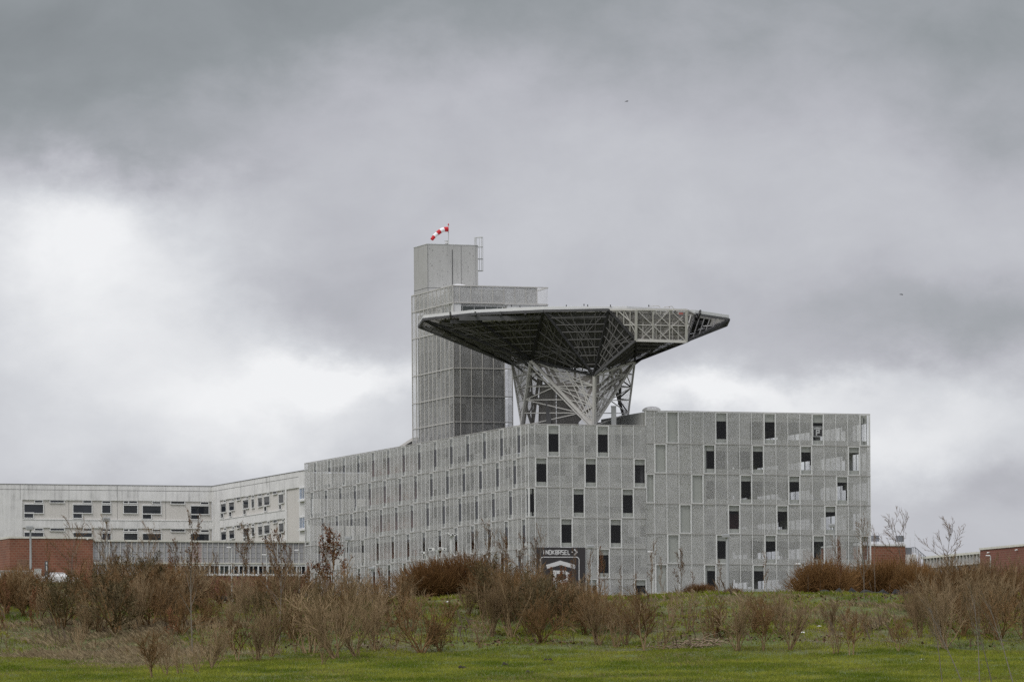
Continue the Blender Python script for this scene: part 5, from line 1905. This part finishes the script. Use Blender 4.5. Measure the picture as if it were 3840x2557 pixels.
V_ = [  # kind, photo x, photo y of the base, height in photo pixels, width factor
    # left: foot of the bank
    ('thin_sapling', 27, 2468, 128, .9), ('thin_sapling', 353, 2470, 80, .7), ('oak_sapling', 122, 2385, 190, .6), ('grey_shrub', 322, 2385, 140, .8),
    ('sparse_shrub', 300, 2436, 118, .8), ('olive_shrub', 222, 2356, 185, 1.0), ('olive_shrub', 452, 2384, 232, 1.1), ('grey_shrub', 512, 2360, 205, .8),
    ('trunked_shrub', 566, 2540, 168, 1.0), ('sparse_shrub', 626, 2532, 160, 1.0), ('sparse_shrub', 672, 2524, 112, .9), ('leafy_tree', 722, 2468, 560, .55),
    ('thin_sapling', 478, 2480, 92, .6), ('oak_sapling', 648, 2418, 145, .8), ('grey_shrub', 792, 2508, 180, .9), ('trunked_shrub', 886, 2480, 165, .9), ('grey_shrub', 962, 2478, 172, .9),
    ('grey_shrub', 1016, 2462, 205, .8), ('leafy_tree', 1048, 2408, 430, .75), ('leafy_tree', 905, 2262, 310, .9), ('grey_shrub', 1163, 2450, 232, 1.1), ('grey_shrub', 1256, 2470, 250, 1.0),
    ('trunked_shrub', 1108, 2446, 150, .8), ('oak_sapling', 20, 2330, 180, .8), ('oak_sapling', 5, 2410, 130, .6), ('oak_sapling', 330, 2300, 150, .8), ('grey_shrub', 860, 2400, 150, .9),
    ('sparse_shrub', 740, 2520, 120, .9), ('sparse_shrub', 1210, 2495, 130, .8), ('grey_shrub', 420, 2330, 150, .9), ('grey_shrub', 640, 2340, 170, .9),
    # left: behind, along the crest
    ('forked_tree', 268, 2250, 320, .95), ('forked_tree', 372, 2250, 322, .9), ('forked_tree', 549, 2250, 300, .8), ('leafy_tree', 476, 2255, 215, .6), ('thin_sapling', 182, 2250, 230, .5),
    ('oak_sapling', 632, 2250, 190, .75), ('oak_sapling', 1243, 2240, 265, 1.05), ('leafy_tree', 1215, 2245, 290, .7), ('rounded_willow', 614, 2215, 105, .8), ('rounded_willow', 66, 2265, 135, .8),
    ('brown_shrub', 120, 2270, 120, 1.1), ('brown_shrub', 210, 2260, 130, 1.2), ('brown_shrub', 305, 2262, 150, 1.2), ('upright_shrub', 405, 2258, 160, 1.2), ('brown_shrub', 470, 2262, 165, 1.2),
    ('olive_shrub', 545, 2275, 185, 1.2), ('brown_shrub', 630, 2290, 165, 1.2), ('grey_shrub', 700, 2300, 185, 1.1), ('grey_shrub', 760, 2280, 150, 1.1), ('brown_shrub', 830, 2275, 130, 1.1),
    ('brown_shrub', 960, 2265, 110, 1.2), ('brown_shrub', 1030, 2275, 140, 1.1), ('brown_shrub', 1105, 2275, 130, 1.1), ('brown_shrub', 1175, 2270, 125, 1.1), ('leafy_tree', 1085, 2262, 220, .6),
    ('upright_shrub', 20, 2300, 150, 1.1), ('brown_shrub', 560, 2350, 170, 1.1), ('brown_shrub', 680, 2380, 150, 1.0), ('grey_shrub', 150, 2330, 130, 1.0), ('brown_shrub', 770, 2350, 130, 1.1), ('grey_shrub', 930, 2330, 150, 1.0),
    ('brown_shrub', 260, 2330, 140, 1.0), ('olive_shrub', 1000, 2350, 150, 1.0), ('brown_shrub', 370, 2375, 120, .9),
    # middle
    ('grey_shrub', 1334, 2462, 205, .9), ('grey_shrub', 1410, 2440, 190, .9), ('brown_shrub', 1579, 2450, 205, .9), ('brown_shrub', 1648, 2444, 135, .8), ('grey_shrub', 1845, 2386, 215, .8),
    ('grey_shrub', 1916, 2390, 225, .9), ('olive_shrub', 1996, 2386, 225, .8), ('brown_shrub', 2030, 2412, 180, .8), ('thin_sapling', 2106, 2424, 230, .7), ('sparse_shrub', 1802, 2428, 135, .8),
    ('sparse_shrub', 1480, 2440, 120, .8), ('grey_shrub', 1490, 2300, 150, 1.0), ('grey_shrub', 1545, 2370, 150, .9), ('grey_shrub', 1280, 2290, 120, 1.1), ('brown_shrub', 1340, 2275, 105, 1.1), ('oak_sapling', 1429, 2245, 125, .55),
    ('brown_shrub', 1410, 2270, 100, 1.1), ('rounded_willow', 1610, 2232, 130, .95), ('rounded_willow', 1735, 2232, 152, 1.0), ('bare_tree', 1711, 2258, 180, 1.1), ('bare_tree', 1845, 2262, 320, .8), ('bare_tree', 1905, 2262, 280, .6),
    ('bare_tree', 1785, 2255, 285, .5), ('leafy_tree', 1823, 2260, 240, .5), ('leafy_tree', 1890, 2262, 250, .8), ('bare_tree', 2034, 2260, 300, .5), ('leafy_tree', 1948, 2262, 270, .7),
    ('oak_sapling', 2058, 2290, 165, .95), ('oak_sapling', 2125, 2300, 160, .9), ('oak_sapling', 2168, 2262, 75, .9), ('brown_shrub', 1850, 2275, 130, 1.2), ('brown_shrub', 1920, 2280, 150, 1.2), ('grey_shrub', 1975, 2290, 170, .9),
    ('brown_shrub', 2050, 2300, 105, 1.2), ('grey_shrub', 2115, 2310, 110, 1.2), ('upright_shrub', 1900, 2330, 180, 1.1), ('olive_shrub', 2075, 2350, 175, 1.0), ('brown_shrub', 2180, 2305, 110, 1.1),
    ('grey_shrub', 2247, 2418, 195, .9), ('brown_shrub', 2195, 2380, 150, .9), ('sparse_shrub', 2313, 2428, 150, 1.0), ('grey_shrub', 2345, 2418, 175, .8), ('trunked_shrub', 2410, 2440, 215, .9), ('sparse_shrub', 2486, 2440, 155, .8),
    ('oak_sapling', 2248, 2262, 215, .35), ('thin_sapling', 2270, 2262, 200, .5), ('thin_sapling', 2330, 2262, 150, .6), ('thin_sapling', 2441, 2264, 245, .55), ('thin_sapling', 2480, 2255, 170, .6),
    ('leafy_tree', 2552, 2258, 205, .7), ('thin_sapling', 2608, 2250, 115, .9), ('thin_sapling', 2700, 2250, 155, .8), ('sparse_shrub', 2395, 2300, 105, 1.0), ('sparse_shrub', 2290, 2320, 110, 1.0), ('thin_sapling', 2370, 2330, 190, .7),
    ('rounded_willow', 2625, 2238, 50, 1.5), ('rounded_willow', 2748, 2238, 28, 1.4), ('sparse_shrub', 2440, 2340, 110, .9), ('sparse_shrub', 2520, 2330, 120, .9),
    # right
    ('sparse_shrub', 2582, 2370, 175, .9), ('sparse_shrub', 2647, 2402, 125, .9), ('grey_shrub', 2764, 2440, 200, .9), ('trunked_shrub', 2864, 2438, 195, .8), ('grey_shrub', 2962, 2438, 200, .8), ('grey_shrub', 2935, 2376, 145, .9),
    ('sparse_shrub', 3049, 2337, 75, .9), ('sparse_shrub', 3133, 2456, 135, .9), ('trunked_shrub', 3190, 2456, 178, .9), ('sparse_shrub', 3310, 2353, 85, 1.0), ('trunked_shrub', 3370, 2445, 125, .9), ('grey_shrub', 3451, 2390, 165, .8),
    ('grey_shrub', 3540, 2434, 248, .95), ('thin_sapling', 2866, 2256, 195, .75), ('bare_tree', 3155, 2238, 235, .6), ('oak_sapling', 3150, 2234, 225, .30), ('bare_tree', 3240, 2270, 345, .65), ('bare_tree', 3282, 2245, 285, .45),
    ('forked_tree', 3375, 2262, 365, .85), ('forked_tree', 3544, 2245, 312, 1.0), ('rounded_willow', 3085, 2236, 140, .92), ('rounded_willow', 3325, 2238, 140, .95), ('rounded_willow', 3440, 2242, 130, .8), ('rounded_willow', 3225, 2240, 118, .7), ('brown_shrub', 3195, 2240, 120, .9), ('brown_shrub', 3250, 2242, 130, .9),
    ('upright_shrub', 3400, 2245, 150, 1.0), ('upright_shrub', 3455, 2248, 150, 1.1), ('upright_shrub', 3375, 2250, 120, 1.0), ('rounded_willow', 3640, 2215, 95, .9), ('brown_shrub', 3510, 2252, 120, 1.2), ('brown_shrub', 3585, 2252, 125, 1.2),
    ('grey_shrub', 3640, 2330, 190, 1.0), ('upright_shrub', 3660, 2256, 125, 1.3), ('grey_shrub', 3705, 2382, 205, .9), ('brown_shrub', 3735, 2262, 125, 1.2), ('grey_shrub', 3765, 2332, 180, .9), ('brown_shrub', 3812, 2268, 125, 1.2),
    ('grey_shrub', 3835, 2395, 165, .9), ('oak_sapling', 3760, 2250, 130, .7), ('oak_sapling', 3822, 2250, 140, .7), ('grey_shrub', 3590, 2330, 150, 1.0), ('brown_shrub', 3480, 2300, 120, 1.1), ('grey_shrub', 3420, 2330, 130, .9),
    ('brown_shrub', 3560, 2290, 110, 1.2), ('brown_shrub', 3680, 2300, 130, 1.1), ('brown_shrub', 3790, 2320, 130, 1.1), ('sparse_shrub', 3250, 2390, 110, .9),
    ('grey_shrub', 1755, 2310, 110, 1.0), ('brown_shrub', 1815, 2300, 175, .9), ('olive_shrub', 1868, 2310, 205, .9), ('brown_shrub', 1948, 2315, 200, .9), ('grey_shrub', 2003, 2330, 165, .9),
    ('brown_shrub', 2040, 2335, 150, .9), ('olive_shrub', 2090, 2310, 125, .9), ('brown_shrub', 2145, 2330, 140, .9), ('grey_shrub', 2185, 2320, 150, .9), ('oak_sapling', 2095, 2270, 150, .9),
    ('oak_sapling', 2038, 2262, 130, .8), ('grey_shrub', 2020, 2302, 150, .8), ('brown_shrub', 2122, 2305, 125, .8), ('leafy_tree', 2110, 2264, 150, .6),
    ('grey_shrub', 80, 2285, 150, 1.1), ('grey_shrub', 450, 2270, 175, 1.0), ('grey_shrub', 585, 2268, 160, 1.0), ('leafy_tree', 655, 2266, 250, .7), ('grey_shrub', 735, 2268, 160, 1.0), ('leafy_tree', 420, 2262, 240, .7),
    ('grey_shrub', 1060, 2290, 170, 1.0), ('grey_shrub', 1330, 2300, 165, 1.0), ('grey_shrub', 3560, 2262, 165, 1.0), ('grey_shrub', 3680, 2262, 165, 1.0), ('grey_shrub', 3790, 2262, 170, 1.0), ('grey_shrub', 3480, 2262, 160, 1.0), ('leafy_tree', 2005, 2262, 250, .6), ('leafy_tree', 2150, 2262, 215, .6), ('thin_sapling', 2205, 2262, 205, .6), ('brown_shrub', 1690, 2330, 80, 1.0),
    ('brown_shrub', 1270, 2350, 150, 1.0), ('grey_shrub', 1380, 2370, 170, 1.0), ('brown_shrub', 1470, 2350, 160, 1.0), ('olive_shrub', 1210, 2380, 170, .9), ('brown_shrub', 1090, 2400, 160, .9),
    ('brown_shrub', 420, 2290, 150, 1.1), ('brown_shrub', 505, 2300, 175, 1.1), ('brown_shrub', 590, 2310, 165, 1.1), ('olive_shrub', 340, 2290, 160, 1.1), ('brown_shrub', 90, 2310, 130, 1.1),
    ('grey_shrub', 880, 2300, 150, 1.1), ('leafy_tree', 1020, 2262, 260, .6), ('leafy_tree', 800, 2262, 200, .7), ('oak_sapling', 1290, 2262, 170, .8), ('oak_sapling', 1150, 2258, 150, .8),
    ('oak_sapling', 700, 2270, 130, .8), ('grey_shrub', 1215, 2330, 170, 1.0), ('brown_shrub', 2240, 2330, 130, .9), ('brown_shrub', 2300, 2370, 140, .9), ('brown_shrub', 2390, 2380, 130, .8),
    ('brown_shrub', 2690, 2390, 140, .9), ('brown_shrub', 2830, 2370, 130, .9), ('grey_shrub', 3120, 2370, 120, .9), ('brown_shrub', 3610, 2390, 170, 1.0), ('brown_shrub', 3740, 2400, 170, 1.0),
    ('upright_shrub', 3520, 2270, 150, 1.2), ('upright_shrub', 3600, 2275, 150, 1.2), ('upright_shrub', 3720, 2280, 150, 1.2), ('upright_shrub', 3800, 2285, 160, 1.2), ('grey_shrub', 3500, 2340, 190, 1.0),
    ('leafy_tree', 3030, 2240, 90, .5), ('thin_sapling', 3025, 2250, 130, .6),
]
for (k, x, yb, h, wd) in V_:
    if k in ('grey_shrub', 'brown_shrub', 'olive_shrub', 'upright_shrub', 'trunked_shrub'):
        h, wd = h * 1.13, wd * 1.06
    plant(k, x, yb, h, wd)
# the lawn saplings lean and stand below the frame
for (xa, ya, xb, yb, top) in ((3502, 2340, 3527, 2557, 2200), (3540, 2430, 3585, 2557, 2180), (3667, 2400, 3672, 2557, 2150), (3680, 2390, 3708, 2557, 2190), (3740, 2410, 3780, 2557, 2160)):
    Y = 189.0
    sl = (xb - xa) / (yb - ya)
    bx = xb + sl * (2640 - 2557)
    P = at(bx, 2640, Y)
    zz = float(ground_z(P[0], P[1]))
    PLANTS.append(dict(kind='lawn_sapling', px=xb, base=2640, h=(2640 - top), wide=.8, rz=None, P=np.array([P[0], P[1], zz]), var=None, lean=math.atan(sl)))

prng = random.Random(77)
count = {}
for d in PLANTS:
    P = d['P'] if d['P'] is not None else ground_hit(d['px'], d['base'])
    if d['P'] is None and d['base'] <= 2262:      # crest plants stand a little behind the edge
        P = at(d['px'], d['base'], 252.0 + prng.uniform(-1.5, 4.0))
        P[2] = float(ground_z(P[0], P[1]))
    top = at(d['px'], d['base'] - d['h'], P[1])[2]
    Hm = max(.4, top - P[2])
    i = count.get(d['kind'], 0)
    count[d['kind']] = i + 1
    var = i % len(PROTO[d['kind']])
    sc_ = Hm / HREF[d['kind']][var]
    d.update(P=P, Hm=Hm, var=var, sc=sc_)
    windy = d['kind'] in ('forked_tree', 'bare_tree', 'leafy_tree', 'lawn_sapling')
    d['rz'] = prng.uniform(-.6, .6) if windy else prng.uniform(0, 6.28)

# one label for each plant: its look, its row, what it stands below, and its order among those alike
SLOT = {}
for d in PLANTS:
    row = next((r for r, a, b_ in ROWS if a <= d['base'] < b_), ROWS[-1][0])
    mark = next(m_ for a, b_, m_ in MARKS if a <= d['px'] < b_)
    look = KINDS[d['kind']][2]
    if d['kind'] == 'lawn_sapling':
        row, mark = '', 'at the bottom right'
    if d['kind'].endswith('tree') or d['kind'] in ('oak_sapling', 'grey_shrub', 'brown_shrub'):
        m_per = 3.4 if 'tree' in d['kind'] else 2.2
        look = ('tall ' if d['Hm'] > m_per else 'small ' if d['Hm'] < m_per * .55 else '') + look
    SLOT.setdefault((look, row, mark), []).append(d)
ORD = ['leftmost', 'second from left', 'third from left', 'fourth from left', 'fifth from left', 'sixth from left']
for (look, row, mark), lst in SLOT.items():
    lst.sort(key=lambda d: d['px'])
    for i, d in enumerate(lst):
        t = ' '.join((look + ' ' + row + ' ' + mark).split())
        if len(lst) == 2:
            t += ', ' + ('left' if i == 0 else 'right') + ' one'
        elif len(lst) > 2:
            t += ', ' + (ORD[i] if i < len(lst) - 1 else 'rightmost')
        d['label'] = t
        if len(t.replace('-', ' ').split()) > 16:
            print('LONG', t)
used = set()
for d in PLANTS:
    name, cat, look, grp = KINDS[d['kind']]
    root = thing(name, d['label'], cat, d['P'], d['rz'], grp)
    if d['lean']:
        root.rotation_euler = (0, -d['lean'], 0)
    root.scale = (d['sc'] * d['wide'], d['sc'] * d['wide'], d['sc'])
    for nm, me in PROTO[d['kind']][d['var']]:
        nm = {'stems': 'trunk' if cat in ('tree', 'sapling') else 'stems', 'twigs': 'crown' if cat in ('tree', 'sapling') else 'twigs'}.get(nm, nm)
        o = bpy.data.objects.new(nm, me)
        COL.objects.link(o)
        o.parent = root

# ------------------------------------------------------------------ grass, weeds and litter
rs = np.random.default_rng(5)


def blades(name, x, y, h, wd, lean, col, label_kind='stuff', m=GRASSM, bend=None):
    n = len(x)
    z = ground_z(x, y) - .01
    a = rs.uniform(0, 2 * np.pi, n)
    la = rs.uniform(0, 2 * np.pi, n)
    dxv, dyv = np.cos(a) * wd / 2, np.sin(a) * wd / 2
    lx, ly = np.cos(la) * lean * h, np.sin(la) * lean * h
    if bend is not None:
        lx = lx + bend * h
    base = np.stack([x, y, z], 1)
    v = np.empty((n, 4, 3))
    v[:, 0] = base - np.stack([dxv, dyv, 0 * x], 1)
    v[:, 1] = base + np.stack([dxv, dyv, 0 * x], 1)
    mid = base + np.stack([lx * .35, ly * .35, h * .62], 1)
    v[:, 2] = base + np.stack([lx, ly, h], 1)
    v[:, 3] = mid - np.stack([dxv, dyv, 0 * x], 1) * .8
    c = np.repeat(col[:, None, :], 4, 1)
    f = np.arange(n * 4).reshape(n, 4)
    me = raw_mesh(name, v.reshape(-1, 3), f, 4, m, c.reshape(-1, 3))
    o = bpy.data.objects.new(name, me)
    COL.objects.link(o)
    return tag(o, kind=label_kind)


def lerp3(a, b_, t):
    return np.asarray(a)[None] * (1 - t[:, None]) + np.asarray(b_)[None] * t[:, None]


# mown lawn in the foreground
def edge_y(x, y):
    """Where the mown lawn gives way to rough grass."""
    fx = x / (y * .0957)
    return 223.5 - 11 * np.exp(-((fx + .72) / .22) ** 2) + 5.0 * (fbm(x / 3.0, y / 4.0, 61, 3) - .5)


n = 300000
y = rs.uniform(186, 228, n)
x = rs.uniform(-1, 1, n) * (y * .0975 + 1)
k = y < edge_y(x, y) + 1.5
x, y = x[k], y[k]
n = len(x)
p1, p2 = fbm(x / 2.2, y / 3.0, 11, 4), fbm(x / .5, y / .8, 12, 3)
t = np.clip((p1 - .30) * 2.2, 0, 1)
col = lerp3((0.125, 0.170, 0.014), (0.320, 0.330, 0.050), t)
dry = (rs.random(n) < np.clip((fbm(x / 3.5, y / 5, 13, 4) - .50) * 1.6, .02, .45))
col[dry] = lerp3((0.20, 0.175, 0.06), (0.30, 0.255, 0.11), rs.random(int(dry.sum())))
col *= rs.uniform(.7, 1.25, n)[:, None]
h = (.045 + .095 * np.clip(p2 * 1.6 - .3, 0, 1.2)) * rs.uniform(.6, 1.3, n)
blades('lawn_grass', x, y, h, rs.uniform(.012, .022, n), .55, col)
# rough grass on the bank: green tufts, and bleached straw in drifts
n = 380000
y = rs.uniform(208, 262, n)
x = rs.uniform(-1, 1, n) * (y * .0985 + 1)
k = y > edge_y(x, y) - 1.5
x, y = x[k], y[k]
n = len(x)
drift = fbm(x / 4.0 + 3, y / 5.0, 21, 4)
fx = x / (y * .0957)
straw_bias = .42 * np.exp(-((fx + .74) / .24) ** 2) * (y < 237) + .20 * np.exp(-((fx - .55) / .20) ** 2) * (y > 229) * (y < 246) - .10 * (fx > -.45) * (y < 232)
sp = np.clip((drift - .71 + straw_bias) * 4.5, .03, .92)
straw = rs.random(n) < sp
col = lerp3((0.110, 0.150, 0.012), (0.320, 0.330, 0.046), np.clip((fbm(x / 1.6, y / 2, 22, 3) - .25) * 2, 0, 1))
col[straw] = lerp3((0.20, 0.15, 0.085), (0.42, 0.335, 0.21), rs.random(int(straw.sum())))
col *= rs.uniform(.65, 1.25, n)[:, None]
tuft = fbm(x / .7, y / .7, 23, 3)
grow = np.clip((y - edge_y(x, y) + 2) / 9, .25, 1)
h = (.05 + .22 * np.clip(tuft * 2 - .6, 0, 1.2) * grow) * rs.uniform(.5, 1.3, n) * np.where(straw, 1.2, .8)
blades('rough_grass', x, y, h, rs.uniform(.012, .026, n), np.where(straw, .8, .5), col, bend=np.where(straw, -.3, 0.0))
# tall dead weeds and low twiggy undergrowth
n = 1500
y = rs.uniform(224, 258, n)
x = rs.uniform(-1, 1, n) * (y * .0985 + 1)
keep = fbm(x / 4 + 9, y / 4, 31, 3) > .50
x, y = x[keep], y[keep]
n = len(x)
col = lerp3((0.10, 0.072, 0.048), (0.20, 0.155, 0.11), rs.random(n))
blades('dead_weeds', x, y, rs.uniform(.3, .9, n), rs.uniform(.010, .02, n), .30, col, bend=-.12)
# leaf litter on the bank
n = 14000
y = rs.uniform(226, 256, n)
x = rs.uniform(-1, 1, n) * (y * .0985 + 1)
keep = fbm(x / 5 + 4, y / 5, 41, 4) > .52
x, y = x[keep], y[keep]
n = len(x)
q = np.stack([x, y, ground_z(x, y) + .03 + rs.random(n) * .05], 1)
a = rs.normal(0, 1, (n, 3)) * [1, 1, .5]
a /= np.linalg.norm(a, axis=1)[:, None]
b2 = np.cross(a, rs.normal(0, 1, (n, 3)))
b2 /= np.linalg.norm(b2, axis=1)[:, None]
sz = rs.uniform(.05, .11, n)[:, None]
v = np.stack([q - a * sz, q - b2 * sz * .6, q + a * sz, q + b2 * sz * .6], 1)
col = lerp3((0.075, 0.045, 0.028), (0.17, 0.105, 0.07), rs.random(n))
me = raw_mesh('leaf_litter', v.reshape(-1, 3), np.arange(n * 4).reshape(n, 4), 4, LITTERM, np.repeat(col[:, None], 4, 1).reshape(-1, 3))
o = bpy.data.objects.new('leaf_litter', me)
COL.objects.link(o)
tag(o, kind='stuff')

# bits lying about
for lab, px, py, sz in (('scrap of white litter in the grass below the ginger willow bushes at the tower', 1674, 2270, .16), ('scrap of white litter on the bank below the rounded ginger willow', 3072, 2361, .13),
                        ('tiny scrap of white litter on the bank left of the larger scrap', 3010, 2384, .12), ('scrap of white litter on the lawn among the leaning saplings', 3457, 2484, .12)):
    P = ground_hit(px, py)
    t = thing('litter_scrap', lab, 'litter', P + [0, 0, .12], prng.uniform(0, 3), 'scraps of white litter')
    mb = MB()
    g_ = [[(i * .33 - .5) * sz * 1.6, (j * .33 - .5) * sz, prng.uniform(0, sz * .6)] for j in range(4) for i in range(4)]
    mb.v = [tuple(q) for q in g_]
    mb.f = [(j * 4 + i, j * 4 + i + 1, j * 4 + i + 5, j * 4 + i + 4) for j in range(3) for i in range(3)]
    mb.build('paper', PAPER, t)
for lab, px, py in (('dark clod of soil on the lawn, leftmost of the clods', 1736, 2507), ('dark clod of soil on the lawn below the short-trunked shrubs, largest clod', 1893, 2494), ('dark clod of soil on the lawn nearest the bottom edge', 1985, 2523),
                    ('dark clod of soil on the lawn right of the others', 2052, 2480)):
    P = ground_hit(px, py)
    t = thing('soil_clod', lab, 'clod', P, prng.uniform(0, 3), 'dark soil clods on the lawn')
    mb = MB()
    for k in range(7):
        c0 = np.array([prng.uniform(-.16, .16), prng.uniform(-.1, .1), prng.uniform(.0, .07)])
        r = prng.uniform(.05, .09)
        mb.tube([c0 - [0, 0, r], c0 - [0, 0, r * .4], c0 + [0, 0, r * .4], c0 + [0, 0, r]], [r * .4, r, r * .8, r * .2], 7)
    mb.build('soil', SOIL, t)
# cut branches heaped on the bank
P = ground_hit(2610, 2425)
bp = thing('brush_pile', 'heap of cut pale branches lying on the bank below the blind concrete panels', 'brush pile', P)
pl = Plant(301)
for k in range(90):
    p0 = np.array([pl.rng.normal(-.2, .7), pl.rng.normal(0, .5), 0])
    p0[2] = float(ground_z(P[0] + p0[0], P[1] + p0[1])) - P[2] + pl.rng.uniform(.02, .3)
    d = norm(np.array([pl.rng.uniform(-.4, 1), pl.rng.normal(0, .4), pl.rng.normal(-.12, .1)]))
    pts = walk(pl.rng, p0, d, pl.rng.uniform(.5, 1.6), 4, -.03, .10, np.zeros(3))
    pl.twig.append((pts, .02, .01))
o = bpy.data.objects.new('branches', tubes_mesh('branches', pl.twig, m_twig('cut_branches', (0.24, 0.18, 0.12), (0.34, 0.27, 0.20)), 4))
COL.objects.link(o)
o.parent = bp
P = ground_hit(845, 2262)
lgp = thing('fallen_log', 'dark fallen log with a pale sawn end among the shrubs on the left bank', 'log', P + [0, 0, .12])
mb = MB().tube([(-.45, .1, .12), (0, .02, .1), (.32, -.15, .04)], [.12, .12, .11], 10)
mb.build('log', m_plain('dark_bark', (0.05, 0.042, 0.035), .9, vary=.4, scale=6), lgp)
MB().tube([(.32, -.15, .04), (.33, -.157, .038)], [.105, .105], 10).build('sawn_end', PAPER, lgp)
# raised black strip under the ginger willows on the crest
strip_mb = MB()
prev = None
for k in range(25):
    px = 3075 + (3430 - 3075) * k / 24
    py = 2233 + max(0, (px - 3230)) * .09
    c0 = at(px, py, 249.6)
    c0[2] = float(ground_z(c0[0], c0[1]))
    hgt = .20 + .10 * math.sin(k * 1.7) + .06 * math.sin(k * 4.1)
    cur = [(c0[0], c0[1] - .5, c0[2] - .08), (c0[0], c0[1] - .15, c0[2] + hgt * .8), (c0[0], c0[1] + .1, c0[2] + hgt), (c0[0], c0[1] + 1.4, float(ground_z(c0[0], c0[1] + 1.4)) + .04)]
    strip_mb.v += cur
    if k:
        i = len(strip_mb.v) - 8
        for j in range(3):
            strip_mb.f.append((i + j, i + 4 + j, i + 5 + j, i + 1 + j))
o = strip_mb.build('black_strip', BLACK_STRIP, None)
tag(o, 'low black strip on the ground under the ginger willows at the right of the crest', 'ground fabric')
